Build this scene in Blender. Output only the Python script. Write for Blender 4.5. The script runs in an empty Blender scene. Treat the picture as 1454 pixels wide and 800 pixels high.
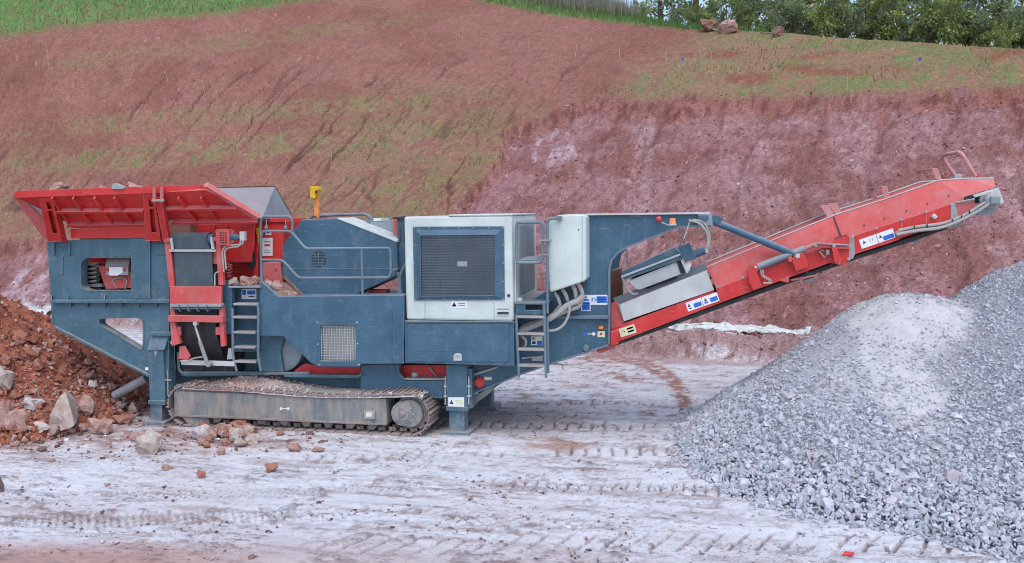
import bpy, bmesh, math, random
import numpy as np
from mathutils import Vector, Matrix
from mathutils.geometry import delaunay_2d_cdt

scene = bpy.context.scene
COL = scene.collection
rng = np.random.default_rng(7)
random.seed(7)

# ------------------------------------------------------------------ camera
# world: X along the crusher, Y away from the viewer, Z up; metres.
FPX, CX, CY = 1238.0, 727.0, 400.0            # focal length and centre, in photo pixels (1454 x 800)
CAM = np.array([0.0, -12.4, 3.42])
_Y = np.array([273.0, 105.0, -FPX]); _Y /= np.linalg.norm(_Y)
_X = np.array([5627.0, -30.0, FPX]); _X -= _Y * (_X @ _Y); _X /= np.linalg.norm(_X)
_Z = np.cross(_X, _Y)
RW = np.stack([_X, _Y, _Z])                    # camera coordinates -> world
cam_data = bpy.data.cameras.new('camera')
cam_data.sensor_width = 36.0
cam_data.lens = 36.0 * FPX / 1454.0
cam_data.clip_start = 0.1
cam_data.clip_end = 2000.0
cam = bpy.data.objects.new('camera', cam_data)
COL.objects.link(cam)
m4 = Matrix([[*RW[0], CAM[0]], [*RW[1], CAM[1]], [*RW[2], CAM[2]], [0, 0, 0, 1]])
cam.matrix_world = m4
scene.camera = cam

# ------------------------------------------------------------------ sky, sun, exposure
SUN_EL, SUN_AZ = 63.0, 160.0                   # degrees; azimuth clockwise from +Y
world = bpy.data.worlds.new('World'); scene.world = world; world.use_nodes = True
nt = world.node_tree; nt.nodes.clear()
wo = nt.nodes.new('ShaderNodeOutputWorld'); bg = nt.nodes.new('ShaderNodeBackground')
sky = nt.nodes.new('ShaderNodeTexSky'); sky.sky_type = 'NISHITA'; sky.sun_disc = False
sky.sun_elevation = math.radians(SUN_EL); sky.sun_rotation = math.radians(SUN_AZ)
sky.air_density = 1.0; sky.dust_density = 2.2; sky.ozone_density = 1.0
nt.links.new(sky.outputs[0], bg.inputs[0]); nt.links.new(bg.outputs[0], wo.inputs[0])
bg.inputs[1].default_value = 0.12
sd = bpy.data.lights.new('sun', 'SUN'); sd.energy = 0.55; sd.angle = math.radians(60); sd.color = (1.0, 0.97, 0.93)
sun = bpy.data.objects.new('sun', sd); COL.objects.link(sun)
_az, _el = math.radians(SUN_AZ), math.radians(SUN_EL)
sdir = Vector((math.sin(_az) * math.cos(_el), math.cos(_az) * math.cos(_el), math.sin(_el)))
sun.rotation_euler = (-sdir).to_track_quat('-Z', 'Y').to_euler()
sun.location = (0, -10, 30)
vs = scene.view_settings
vs.view_transform = 'Standard'; vs.look = 'None'; vs.exposure = 1.12; vs.gamma = 1.0; vs.use_curve_mapping = False
scene.render.engine = 'CYCLES'
scene.cycles.use_denoising = True
scene.cycles.filter_width = 1.0
scene.cycles.max_bounces = 6
scene.cycles.diffuse_bounces = 3
scene.cycles.glossy_bounces = 3
scene.cycles.transparent_max_bounces = 6

# ------------------------------------------------------------------ photo pixels -> positions
def ray(px, py):
    return RW @ np.array([px - CX, CY - py, -FPX])
def P(px, py, Y=0.0):
    r = ray(px, py); t = (Y - CAM[1]) / r[1]
    return Vector(CAM + t * r)
def G(px, py, z=0.0):
    r = ray(px, py); t = (z - CAM[2]) / r[2]
    return Vector(CAM + t * r)
def onplane(px, py, p0, n):
    r = ray(px, py); t = (np.array(p0) - CAM) @ np.array(n) / (r @ np.array(n))
    return Vector(CAM + t * r)
def project(x, y, z):
    d = np.stack([x - CAM[0], y - CAM[1], z - CAM[2]], -1) @ RW
    return CX - FPX * d[..., 0] / d[..., 2], CY + FPX * d[..., 1] / d[..., 2]

# ------------------------------------------------------------------ noise
def _h(ix, iy, seed):
    n = (ix.astype(np.int64) * 374761393 + iy.astype(np.int64) * 668265263 + seed * 1274126177) & 0xffffffff
    n = ((n ^ (n >> 13)) * 1274126177) & 0xffffffff
    n = n ^ (n >> 16)
    return (n & 0xffff) / 65535.0
def vnoise(x, y, seed=0):
    xi = np.floor(x); yi = np.floor(y); xf = x - xi; yf = y - yi
    xf = xf * xf * (3 - 2 * xf); yf = yf * yf * (3 - 2 * yf)
    a = _h(xi, yi, seed); b = _h(xi + 1, yi, seed); c = _h(xi, yi + 1, seed); d = _h(xi + 1, yi + 1, seed)
    return (a * (1 - xf) + b * xf) * (1 - yf) + (c * (1 - xf) + d * xf) * yf
def fbm(x, y, seed=0, octs=4, gain=0.5):
    s = 0; amp = 1.0; tot = 0
    for o in range(octs):
        s = s + amp * vnoise(x * 2 ** o + 17.3 * o, y * 2 ** o - 9.1 * o, seed + o * 7); tot += amp; amp *= gain
    return s / tot
def sstep(a, b, x):
    t = np.clip((x - a) / (b - a), 0, 1); return t * t * (3 - 2 * t)
def lerp3(a, b, t):
    return a + (b - a) * t[..., None]

# ------------------------------------------------------------------ materials
MATS = {}
def new_mat(name):
    m = bpy.data.materials.new(name); m.use_nodes = True
    t = m.node_tree; t.nodes.clear()
    out = t.nodes.new('ShaderNodeOutputMaterial'); bs = t.nodes.new('ShaderNodeBsdfPrincipled')
    t.links.new(bs.outputs[0], out.inputs[0])
    MATS[name] = m
    return m, t, bs
def N(t, typ, **kw):
    n = t.nodes.new(typ)
    for k, v in kw.items():
        if k.startswith('i_'):
            key = k[2:]; key = int(key) if key.isdigit() else key.replace('_', ' ')
            n.inputs[key].default_value = v
        else: setattr(n, k, v)
    return n
def mixc(t, fac, a, b, mode='MIX'):
    n = t.nodes.new('ShaderNodeMix'); n.data_type = 'RGBA'; n.blend_type = mode
    for sock, v in ((n.inputs[0], fac), (n.inputs[6], a), (n.inputs[7], b)):
        if isinstance(v, (float, int)): sock.default_value = v
        elif isinstance(v, tuple): sock.default_value = (*v, 1.0) if len(v) == 3 else v
        else: t.links.new(v, sock)
    return n.outputs[2]
def ramp(t, v, a, b, lo=0.0, hi=1.0):
    n = t.nodes.new('ShaderNodeMapRange'); n.interpolation_type = 'SMOOTHSTEP'
    n.inputs[1].default_value = a; n.inputs[2].default_value = b; n.inputs[3].default_value = lo; n.inputs[4].default_value = hi
    t.links.new(v, n.inputs[0]); return n.outputs[0]
def mth(t, op, a, b=None):
    n = t.nodes.new('ShaderNodeMath'); n.operation = op
    for i, v in enumerate((a, b)):
        if v is None: continue
        if isinstance(v, (float, int)): n.inputs[i].default_value = v
        else: t.links.new(v, n.inputs[i])
    return n.outputs[0]
def wpos(t, scale=(1, 1, 1), rot=(0, 0, 0)):
    g = t.nodes.new('ShaderNodeNewGeometry'); mp = t.nodes.new('ShaderNodeMapping')
    mp.inputs['Scale'].default_value = scale; mp.inputs['Rotation'].default_value = rot
    t.links.new(g.outputs['Position'], mp.inputs[0]); return mp.outputs[0], g
def noise(t, vec, scale, detail=4.0, rough=0.6):
    n = t.nodes.new('ShaderNodeTexNoise'); n.inputs['Scale'].default_value = scale; n.inputs['Detail'].default_value = detail
    n.inputs['Roughness'].default_value = rough; t.links.new(vec, n.inputs['Vector']); return n.outputs['Fac']
DUST = (0.40, 0.33, 0.32)
def paint(name, col, rough=0.45, metal=0.0, dust=0.5, grime=0.35, chip=0.25, spec=0.5, dustcol=DUST, fade=0.0, gthr=(0.48, 0.80), edge=0.0):
    """weathered machine paint: uneven tone, dust lying on upward faces, dirt patches, small chips, rain streaks"""
    m, t, b = new_mat(name)
    v, g = wpos(t)
    big = noise(t, v, 1.7, 5); fine = noise(t, v, 22, 5, 0.7)
    vs_, _ = wpos(t, (5, 5, 1.3)); streak = noise(t, vs_, 1.6, 6, 0.7)
    c = mixc(t, ramp(t, big, 0.3, 0.75), col, tuple(min(1, x * 1.28 + 0.012) for x in col))
    if fade: c = mixc(t, mth(t, 'MULTIPLY', ramp(t, noise(t, v, 3.1, 4), 0.3, 0.7), fade), c, (col[0] * 0.6 + 0.22, col[1] * 0.6 + 0.15, col[2] * 0.6 + 0.15))
    gr = mth(t, 'MULTIPLY', ramp(t, streak, *gthr), grime)
    c = mixc(t, gr, c, dustcol)
    sp = mth(t, 'MULTIPLY', ramp(t, fine, 0.60, 0.70), chip)
    c = mixc(t, sp, c, tuple(x * 0.5 + 0.16 for x in dustcol))
    v3, _ = wpos(t, (1.0, 1.0, 1.0)); blot = noise(t, v3, 4.3, 6, 0.72)
    c = mixc(t, mth(t, 'MULTIPLY', ramp(t, blot, 0.56, 0.66), grime * 0.55), c, dustcol)
    sx = t.nodes.new('ShaderNodeSeparateXYZ'); t.links.new(g.outputs['Normal'], sx.inputs[0])
    up = ramp(t, sx.outputs[2], 0.25, 0.9)
    dn = ramp(t, noise(t, v, 6, 5), 0.25, 0.65, 0.35, 1.0)
    d = mth(t, 'MULTIPLY', mth(t, 'MULTIPLY', up, dn), dust)
    c = mixc(t, d, c, dustcol)
    if edge:                                                      # worn edges, painted pale as a light halo, mud splashed on the lower parts
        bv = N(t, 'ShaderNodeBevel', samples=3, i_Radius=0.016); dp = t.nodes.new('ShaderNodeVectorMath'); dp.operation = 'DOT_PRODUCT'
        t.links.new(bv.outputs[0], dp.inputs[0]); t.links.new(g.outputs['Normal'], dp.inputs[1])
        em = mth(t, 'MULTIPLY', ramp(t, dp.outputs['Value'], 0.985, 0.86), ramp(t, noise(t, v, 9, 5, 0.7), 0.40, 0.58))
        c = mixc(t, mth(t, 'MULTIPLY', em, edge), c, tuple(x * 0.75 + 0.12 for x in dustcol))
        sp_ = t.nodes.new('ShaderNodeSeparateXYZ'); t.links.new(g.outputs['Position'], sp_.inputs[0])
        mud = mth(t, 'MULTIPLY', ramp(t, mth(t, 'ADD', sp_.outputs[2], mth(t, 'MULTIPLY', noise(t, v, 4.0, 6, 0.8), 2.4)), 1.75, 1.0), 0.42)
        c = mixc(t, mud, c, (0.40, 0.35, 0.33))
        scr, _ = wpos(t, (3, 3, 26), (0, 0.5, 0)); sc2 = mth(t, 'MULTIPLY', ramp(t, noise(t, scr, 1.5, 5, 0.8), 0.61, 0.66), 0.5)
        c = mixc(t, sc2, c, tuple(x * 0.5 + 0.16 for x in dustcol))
    t.links.new(c, b.inputs['Base Color'])
    ro = mth(t, 'ADD', mth(t, 'MULTIPLY', mth(t, 'ADD', gr, d), 0.4), ramp(t, fine, 0.2, 0.8, rough - 0.08, rough + 0.14))
    t.links.new(ro, b.inputs['Roughness'])
    b.inputs['Metallic'].default_value = metal
    b.inputs['Specular IOR Level'].default_value = spec
    bp = N(t, 'ShaderNodeBump', i_Strength=0.12, i_Distance=0.01)
    t.links.new(big, bp.inputs['Height']); t.links.new(bp.outputs[0], b.inputs['Normal'])
    return m
def vcol_mat(name, rough=0.9, fine=((30, 0.25), (7, 0.18)), bump=0.5, bdist=0.03, bscale=18.0, spec=0.25):
    """base colour from the mesh's own 'Col' attribute, broken up by fine noise"""
    m, t, b = new_mat(name)
    a = N(t, 'ShaderNodeVertexColor', layer_name='Col')
    v, _ = wpos(t)
    c = a.outputs[0]
    for sc, amt in fine:
        f = ramp(t, noise(t, v, sc, 5, 0.65), 0.25, 0.75, 1 - amt, 1 + amt)
        n = t.nodes.new('ShaderNodeVectorMath'); n.operation = 'SCALE'
        t.links.new(c, n.inputs[0]); t.links.new(f, n.inputs['Scale']); c = n.outputs[0]
    t.links.new(c, b.inputs['Base Color'])
    b.inputs['Roughness'].default_value = rough; b.inputs['Specular IOR Level'].default_value = spec
    bp = N(t, 'ShaderNodeBump', i_Strength=bump, i_Distance=bdist)
    t.links.new(noise(t, v, bscale, 6, 0.7), bp.inputs['Height']); t.links.new(bp.outputs[0], b.inputs['Normal'])
    return m
def leaf_mat(name):
    """leaves and blades: colour from the mesh, some light passing through"""
    m, t, b = new_mat(name); a = N(t, 'ShaderNodeVertexColor', layer_name='Col')
    t.links.new(a.outputs[0], b.inputs['Base Color']); b.inputs['Roughness'].default_value = 0.75; b.inputs['Specular IOR Level'].default_value = 0.3
    tr_ = t.nodes.new('ShaderNodeBsdfTranslucent'); t.links.new(a.outputs[0], tr_.inputs[0]); mx = t.nodes.new('ShaderNodeMixShader'); mx.inputs[0].default_value = 0.4
    out = [n for n in t.nodes if n.type == 'OUTPUT_MATERIAL'][0]
    t.links.new(b.outputs[0], mx.inputs[1]); t.links.new(tr_.outputs[0], mx.inputs[2]); t.links.new(mx.outputs[0], out.inputs[0]); return m
def mud_mat(name):
    """trampled pale mud: vertex colours plus fine brown flecks pressed along the wheel direction"""
    m, t, b = new_mat(name)
    a = N(t, 'ShaderNodeVertexColor', layer_name='Col'); v, _ = wpos(t); c = a.outputs[0]
    vf, _ = wpos(t, (7, 20, 7), (0, 0, 0.12)); f1 = noise(t, vf, 1.0, 6, 0.75); big = noise(t, v, 1.1, 4)
    vg, _ = wpos(t, (20, 50, 20), (0, 0, -0.10)); f2 = noise(t, vg, 1.0, 5, 0.7)
    gate = ramp(t, big, 0.38, 0.62, 0.15, 1.0)
    k1 = mth(t, 'MULTIPLY', ramp(t, f1, 0.55, 0.60), gate); k2 = mth(t, 'MULTIPLY', ramp(t, f2, 0.57, 0.63), gate)
    c = mixc(t, mth(t, 'MULTIPLY', k1, 0.72), c, (0.16, 0.105, 0.10)); c = mixc(t, mth(t, 'MULTIPLY', k2, 0.45), c, (0.20, 0.14, 0.13))
    f3 = ramp(t, noise(t, v, 70, 5, 0.7), 0.25, 0.75, 0.86, 1.14)
    n = t.nodes.new('ShaderNodeVectorMath'); n.operation = 'SCALE'; t.links.new(c, n.inputs[0]); t.links.new(f3, n.inputs['Scale'])
    t.links.new(n.outputs[0], b.inputs['Base Color']); b.inputs['Roughness'].default_value = 0.92; b.inputs['Specular IOR Level'].default_value = 0.25
    bp = N(t, 'ShaderNodeBump', i_Strength=0.8, i_Distance=0.02)
    t.links.new(mth(t, 'ADD', f1, mth(t, 'MULTIPLY', f2, 0.6)), bp.inputs['Height']); t.links.new(bp.outputs[0], b.inputs['Normal'])
    return m
def plain(name, col, rough=0.7, metal=0.0, var=0.2, scale=12.0, spec=0.4):
    m, t, b = new_mat(name)
    v, _ = wpos(t)
    c = mixc(t, ramp(t, noise(t, v, scale, 5), 0.25, 0.75), tuple(x * (1 - var) for x in col), tuple(min(1, x * (1 + var)) for x in col))
    t.links.new(c, b.inputs['Base Color']); b.inputs['Roughness'].default_value = rough; b.inputs['Metallic'].default_value = metal
    b.inputs['Specular IOR Level'].default_value = spec
    return m

# ------------------------------------------------------------------ mesh helpers
def mesh_np(name, V, F, cols=None, smooth=False):
    """V (n,3), F (m,3) or (m,4) arrays -> mesh, with an optional per-vertex colour"""
    me = bpy.data.meshes.new(name); V = np.asarray(V, np.float32); F = np.asarray(F, np.int32); k = F.shape[1]
    me.vertices.add(len(V)); me.vertices.foreach_set('co', V.ravel())
    me.loops.add(F.size); me.loops.foreach_set('vertex_index', F.ravel())
    me.polygons.add(len(F)); me.polygons.foreach_set('loop_start', np.arange(0, F.size, k, dtype=np.int32))
    try: me.polygons.foreach_set('loop_total', np.full(len(F), k, np.int32))
    except Exception: pass
    me.polygons.foreach_set('use_smooth', np.full(len(F), smooth, bool))
    me.update(calc_edges=True); me.validate()
    if cols is not None:
        a = me.color_attributes.new('Col', 'FLOAT_COLOR', 'POINT')
        c = np.ones((len(V), 4), np.float32); c[:, :3] = cols; a.data.foreach_set('color', c.ravel())
    return me
def link(o, parent=None):
    COL.objects.link(o)
    if parent is not None: o.parent = parent
    return o
WORLD = {}                                       # world position of every object's origin
def put(o, c, parent=None):
    c = Vector(c); WORLD[o.name] = c
    o.location = c - (WORLD[parent.name] if parent is not None else Vector((0, 0, 0)))
    link(o, parent); return o
def thing(name, loc, label, cat, group=None):
    o = bpy.data.objects.new(name, None); o.empty_display_size = 0.2
    put(o, loc); tag(o, label, cat, group); return o
def tag(o, label=None, cat=None, group=None, kind=None):
    if label: o['label'] = label
    if cat: o['category'] = cat
    if group: o['group'] = group
    if kind: o['kind'] = kind
    return o
class MB:
    def __init__(s): s.v = []; s.f = []; s.sm = []
    def add(s, V, F, smooth=False):
        o = len(s.v); s.v += [tuple(p) for p in V]; s.f += [tuple(i + o for i in q) for q in F]; s.sm += [smooth] * len(F); return s
    def box(s, x0, x1, y0, y1, z0, z1):
        V = [(x, y, z) for x in (x0, x1) for y in (y0, y1) for z in (z0, z1)]
        return s.add(V, [(0, 1, 3, 2), (4, 6, 7, 5), (0, 4, 5, 1), (2, 3, 7, 6), (0, 2, 6, 4), (1, 5, 7, 3)])
    def slab(s, front, off):
        """closed solid between a 3-D polygon and its copy moved by off; holes as further loops"""
        loops = [front] if isinstance(front[0], Vector) or isinstance(front[0][0], (int, float)) else front
        loops = [[Vector(p) for p in L] for L in loops]; off = Vector(off)
        flat = [p for L in loops for p in L]; n = len(flat)
        nv = Vector((0, 0, 0))                                   # Newell normal and a 2-D basis
        for i, p in enumerate(loops[0]):
            q = loops[0][(i + 1) % len(loops[0])]; nv += Vector(((p.y - q.y) * (p.z + q.z), (p.z - q.z) * (p.x + q.x), (p.x - q.x) * (p.y + q.y)))
        nv.normalize(); e1 = nv.orthogonal().normalized(); e2 = nv.cross(e1)
        L2 = [[Vector((p.dot(e1), p.dot(e2))) for p in L] for L in loops]; f2 = [p for L in L2 for p in L]; ed = []; base = 0
        for L in loops: k = len(L); ed += [(base + i, base + (i + 1) % k) for i in range(k)]; base += k
        vo, _, fo, ov, _, _ = delaunay_2d_cdt(f2, ed, [], 1, 1e-7)
        def inside(c, L):
            r = False
            for i in range(len(L)):
                p, q = L[i], L[i - 1]
                if (p.y > c.y) != (q.y > c.y) and c.x < (q.x - p.x) * (c.y - p.y) / (q.y - p.y) + p.x: r = not r
            return r
        tri = []
        for t in fo:
            c = (vo[t[0]] + vo[t[1]] + vo[t[2]]) / 3
            if inside(c, L2[0]) and not any(inside(c, h) for h in L2[1:]): tri.append(tuple(ov[i][0] if ov[i] else 0 for i in t))
        F = [tuple(q) for q in tri] + [tuple(i + n for i in reversed(q)) for q in tri]
        base = 0
        for L in loops:
            k = len(L)
            F += [(base + i, base + (i + 1) % k, base + (i + 1) % k + n, base + i + n) for i in range(k)]; base += k
        return s.add(flat + [p + off for p in flat], F)
    def plate(s, pts, Y, th, holes=()):
        """outline given in photo pixels on the plane Y, going back th metres"""
        return s.slab([[P(a, b, Y) for a, b in L] for L in [pts, *holes]], (0, th, 0))
    def boxp(s, x0, y0, x1, y1, Ya, Yb):
        ym, xm = (y0 + y1) / 2, (x0 + x1) / 2
        return s.box(P(x0, ym, Ya).x, P(x1, ym, Ya).x, Ya, Yb, P(xm, y1, Ya).z, P(xm, y0, Ya).z)
    def tube(s, pts, r, n=8, closed=False, r2=None):
        pts = [Vector(p) for p in pts]; k = len(pts); V = []; F = []; up = Vector((0.13, 0.97, 0.21))
        for i, p in enumerate(pts):
            a = pts[(i - 1) % k] if (i or closed) else p; b = pts[(i + 1) % k] if (i < k - 1 or closed) else p
            d = (b - a).normalized(); x = d.cross(up).normalized(); y = x.cross(d)
            rr = r if r2 is None else r + (r2 - r) * i / max(1, k - 1)
            V += [p + (x * math.cos(q) + y * math.sin(q)) * rr for q in [2 * math.pi * j / n for j in range(n)]]
        for i in range(k if closed else k - 1):
            i2 = (i + 1) % k
            F += [(i * n + j, i * n + (j + 1) % n, i2 * n + (j + 1) % n, i2 * n + j) for j in range(n)]
        s.add(V, F, True)
        if not closed:
            s.add(V[:n], [tuple(range(n))[::-1]]); s.add(V[-n:], [tuple(range(n))])
        return s
    def lathe(s, p, axis, prof, n=20):
        """turned solid: prof is (distance along axis, radius)"""
        p = Vector(p); d = Vector(axis).normalized(); x = d.orthogonal().normalized(); y = d.cross(x); V = []; F = []; k = len(prof)
        for (h, r) in prof: V += [p + d * h + (x * math.cos(2 * math.pi * j / n) + y * math.sin(2 * math.pi * j / n)) * r for j in range(n)]
        for i in range(k - 1): F += [(i * n + j, i * n + (j + 1) % n, (i + 1) * n + (j + 1) % n, (i + 1) * n + j) for j in range(n)]
        F += [tuple(range(n))[::-1], tuple(range((k - 1) * n, k * n))]
        return s.add(V, F)
    def build(s, name, mat, parent=None, bevel=0.0, at=None, auto=35.0):
        V = np.array(s.v, float); lo, hi = V.min(0), V.max(0)
        c = np.array(at) if at is not None else (lo + hi) / 2
        me = bpy.data.meshes.new(name); me.from_pydata([tuple(p) for p in (V - c)], [], s.f)
        me.polygons.foreach_set('use_smooth', s.sm); me.update()
        bm = bmesh.new(); bm.from_mesh(me); bmesh.ops.recalc_face_normals(bm, faces=bm.faces)
        lim = math.radians(auto)
        for e in bm.edges:
            if len(e.link_faces) == 2 and e.calc_face_angle(0) > lim: e.smooth = False
        if any(len(f.verts) > 4 for f in bm.faces) or len(s.f) > 40:
            for f in bm.faces: f.smooth = True
        bm.to_mesh(me); bm.free()
        me.materials.append(MATS[mat] if isinstance(mat, str) else mat)
        o = bpy.data.objects.new(name, me); put(o, c, parent)
        if bevel:
            b = o.modifiers.new('bevel', 'BEVEL'); b.width = bevel; b.segments = 2; b.limit_method = 'ANGLE'; b.angle_limit = math.radians(40)
        return o
def copy_tree(o, off, parent=None):
    """a copy of an object, its parts and their sub-parts, moved by off; meshes are shared"""
    c = o.copy()
    wp = WORLD[o.name] + Vector(off); WORLD[c.name] = wp
    COL.objects.link(c); c.parent = parent
    c.location = wp - (WORLD[parent.name] if parent is not None else Vector((0, 0, 0)))
    for ch in [x for x in list(bpy.data.objects) if x.parent == o]: copy_tree(ch, off, c)
    return c
def rnd(pts, r, seg=4):
    """round the corners of a 2-D outline; r one number or one per corner"""
    out = []; k = len(pts)
    for i in range(k):
        p = Vector(pts[i]); a = Vector(pts[i - 1]); b = Vector(pts[(i + 1) % k]); q = r[i] if isinstance(r, (list, tuple)) else r
        if q <= 0: out.append(tuple(p)); continue
        u = (a - p); w = (b - p); q1 = min(q, u.length * 0.48, w.length * 0.48); u = p + u.normalized() * q1; w = p + w.normalized() * q1
        for j in range(seg + 1):
            s_ = j / seg; out.append(tuple(u * (1 - s_) ** 2 + p * 2 * s_ * (1 - s_) + w * s_ ** 2))
    return out
def bend(pts, r, seg=4):
    """round the inner corners of an open 3-D path"""
    out = [Vector(pts[0])]
    for i in range(1, len(pts) - 1):
        p = Vector(pts[i]); a = Vector(pts[i - 1]); b = Vector(pts[i + 1])
        q = min(r, (a - p).length * 0.45, (b - p).length * 0.45); u = p + (a - p).normalized() * q; w = p + (b - p).normalized() * q
        for j in range(seg + 1):
            s_ = j / seg; out.append(u * (1 - s_) ** 2 + p * 2 * s_ * (1 - s_) + w * s_ ** 2)
    out.append(Vector(pts[-1])); return out
def PT(lst, Y=0.0):
    return [P(a[0], a[1], a[2] if len(a) > 2 else Y) for a in lst]

# angular stones: hulls of random points
def hull(npts, seed, squash=(1, 1, 1), cut=0.0):
    r = random.Random(seed); bm = bmesh.new()
    for i in range(npts):
        while True:
            p = Vector((r.uniform(-1, 1), r.uniform(-1, 1), r.uniform(-1, 1)))
            if 0.55 < p.length < 1.0: break
        bm.verts.new(Vector((p.x * squash[0], p.y * squash[1], p.z * squash[2])))
    res = bmesh.ops.convex_hull(bm, input=bm.verts)
    bmesh.ops.delete(bm, geom=[v for v in bm.verts if not v.link_faces], context='VERTS')
    bmesh.ops.triangulate(bm, faces=bm.faces); bmesh.ops.recalc_face_normals(bm, faces=bm.faces)
    bm.verts.index_update()
    V = np.array([v.co[:] for v in bm.verts]); F = np.array([[v.index for v in f.verts] for f in bm.faces]); bm.free()
    return V, F
def rand_rot(n, g):
    q = g.normal(size=(n, 4)); q /= np.linalg.norm(q, axis=1)[:, None]; w, x, y, z = q.T
    return np.stack([1 - 2 * (y * y + z * z), 2 * (x * y - z * w), 2 * (x * z + y * w), 2 * (x * y + z * w), 1 - 2 * (x * x + z * z), 2 * (y * z - x * w),
                     2 * (x * z - y * w), 2 * (y * z + x * w), 1 - 2 * (x * x + y * y)], -1).reshape(n, 3, 3)
HULLS = [hull(10 + i % 3, 100 + i, (1.0, 0.80 + 0.05 * (i % 4), 0.60 + 0.07 * (i % 3))) for i in range(14)]
def stones(pos, size, cols, g, flat=0.0):
    """thousands of small angular stones in one mesh: centres, half lengths, colours"""
    Vs, Fs, Cs, off = [], [], [], 0
    which = g.integers(0, len(HULLS), len(pos))
    for k, (HV, HF) in enumerate(HULLS):
        ix = np.nonzero(which == k)[0]
        if not len(ix): continue
        R = rand_rot(len(ix), g)
        V = np.einsum('nij,vj->nvi', R, HV) * size[ix][:, None, None]
        if flat: V[:, :, 2] *= (1 - flat)
        V += pos[ix][:, None, :]
        F = (HF[None] + (np.arange(len(ix)) * len(HV))[:, None, None] + off)
        Vs.append(V.reshape(-1, 3)); Fs.append(F.reshape(-1, 3)); Cs.append(np.repeat(cols[ix], len(HV), 0)); off += len(ix) * len(HV)
    return np.concatenate(Vs), np.concatenate(Fs), np.concatenate(Cs)

# ------------------------------------------------------------------ materials of the place
mud_mat('floor_mud')
vcol_mat('hill_soil', 0.95, ((38, 0.5), (13, 0.30), (5, 0.16)), 0.3, 0.03, 40)
vcol_mat('stone_chips', 0.85, ((60, 0.12), (12, 0.10)), 0.3, 0.01, 60)
leaf_mat('blades')

# ------------------------------------------------------------------ terrain
fw = RW @ np.array([0, 0, -1.0]); fw = fw[:2] / np.linalg.norm(fw[:2]); rt = np.array([fw[1], -fw[0]])
_b = math.radians(12.0); BN = np.array([math.sin(_b), math.cos(_b)]); BS = np.array([BN[1], -BN[0]])   # up-slope and along-bank directions
B0 = np.array([0.0, 7.3])                                                                               # a point on the foot of the bank
TAN = math.tan(math.radians(30)); Q1 = 1.15; Z1 = 0.55                                                   # slope starts Q1 behind the foot
SN = np.array([-BN[0] * TAN, -BN[1] * TAN, 1.0]); SP0 = np.array([*(B0 + BN * Q1), Z1])
def sq(x, y):
    dx, dy = x - B0[0], y - B0[1]
    return dx * BS[0] + dy * BS[1], dx * BN[0] + dy * BN[1]
def slope_pt(px, py): return onplane(px, py, SP0, SN)
_cr = [slope_pt(a, b) for a, b in [(420, -34), (640, -16), (760, -4), (860, 14), (960, 37), (1090, 44), (1200, 52), (1330, 60), (1454, 68), (1700, 84)]]
_cr = np.array([[-300.0, 40.0, 0], [-60.0, 40.0, 0]] + [[*sq(p.x, p.y), p.z] for p in _cr])
def base_height(s, q):
    qc = np.interp(s, _cr[:, 0], _cr[:, 1]); zc = Z1 + (qc - Q1) * TAN
    z = np.where(q < Q1, Z1, Z1 + (q - Q1) * TAN)
    cap = zc + 0.05 * (q - qc); k = 0.35
    h = np.clip(0.5 + 0.5 * (cap - z) / k, 0, 1); z = cap * (1 - h) + z * h - k * h * (1 - h)
    bern = sstep(0.0, 0.62, q) * Z1
    z = z + 0.011 * np.clip(-11.0 - s, 0, 60) ** 2 * sstep(Q1 + 1.0, Q1 + 14.0, q)       # the slope wraps round on the left
    return np.where(q < Q1, bern, z)

def tread(X, Y, xs, ys, half, space, slant, seed):
    """lug marks along a wheel path; returns depth 0..1"""
    yc = np.interp(X, xs, ys, left=1e3, right=1e3); w = (Y - yc) / half
    ph = (X + slant * (Y - yc) + 0.04 * vnoise(X * 3, Y * 3, seed)) / space
    lug = sstep(0.07, 0.15, np.abs((ph % 1.0) - 0.5) * 2 * 0.6)
    lug = 1 - lug
    return lug * (1 - sstep(0.75, 1.0, np.abs(w))) * sstep(0.22, 0.42, fbm(X * 0.9, Y * 1.8, seed + 3, 3)), (1 - sstep(0.8, 1.25, np.abs(w)))
def px_path(pts):
    g_ = [G(a, b) for a, b in pts]; g_.sort(key=lambda p: p.x)
    return [p.x for p in g_], [p.y for p in g_]
PATHS = [(px_path([(430, 770), (640, 775), (860, 768), (1120, 768), (1350, 775)]), 0.26, 0.26, -0.45, 1),
         (px_path([(-40, 742), (200, 738), (420, 730), (640, 735), (830, 744)]), 0.24, 0.17, -1.3, 2),
         (px_path([(-40, 700), (180, 704), (400, 698), (600, 690)]), 0.22, 0.17, -1.6, 3),
         (px_path([(560, 604), (660, 603), (790, 604), (930, 606)]), 0.24, 0.20, 0.05, 4),
         (px_path([(430, 650), (640, 645), (820, 641), (990, 640)]), 0.22, 0.19, 0.1, 5),
         (px_path([(690, 682), (820, 690), (960, 690), (1060, 700)]), 0.2, 0.14, 0.0, 8),
         (px_path([(640, 574), (760, 572), (900, 570), (1040, 566)]), 0.2, 0.20, 0.1, 6)]
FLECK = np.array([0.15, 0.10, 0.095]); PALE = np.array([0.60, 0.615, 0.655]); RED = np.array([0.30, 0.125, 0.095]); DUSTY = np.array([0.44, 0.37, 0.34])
def blob(px, py, x, y, rx, ry):
    return 1 - sstep(0.55, 1.25, np.sqrt(((px - x) / rx) ** 2 + ((py - y) / ry) ** 2))
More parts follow.
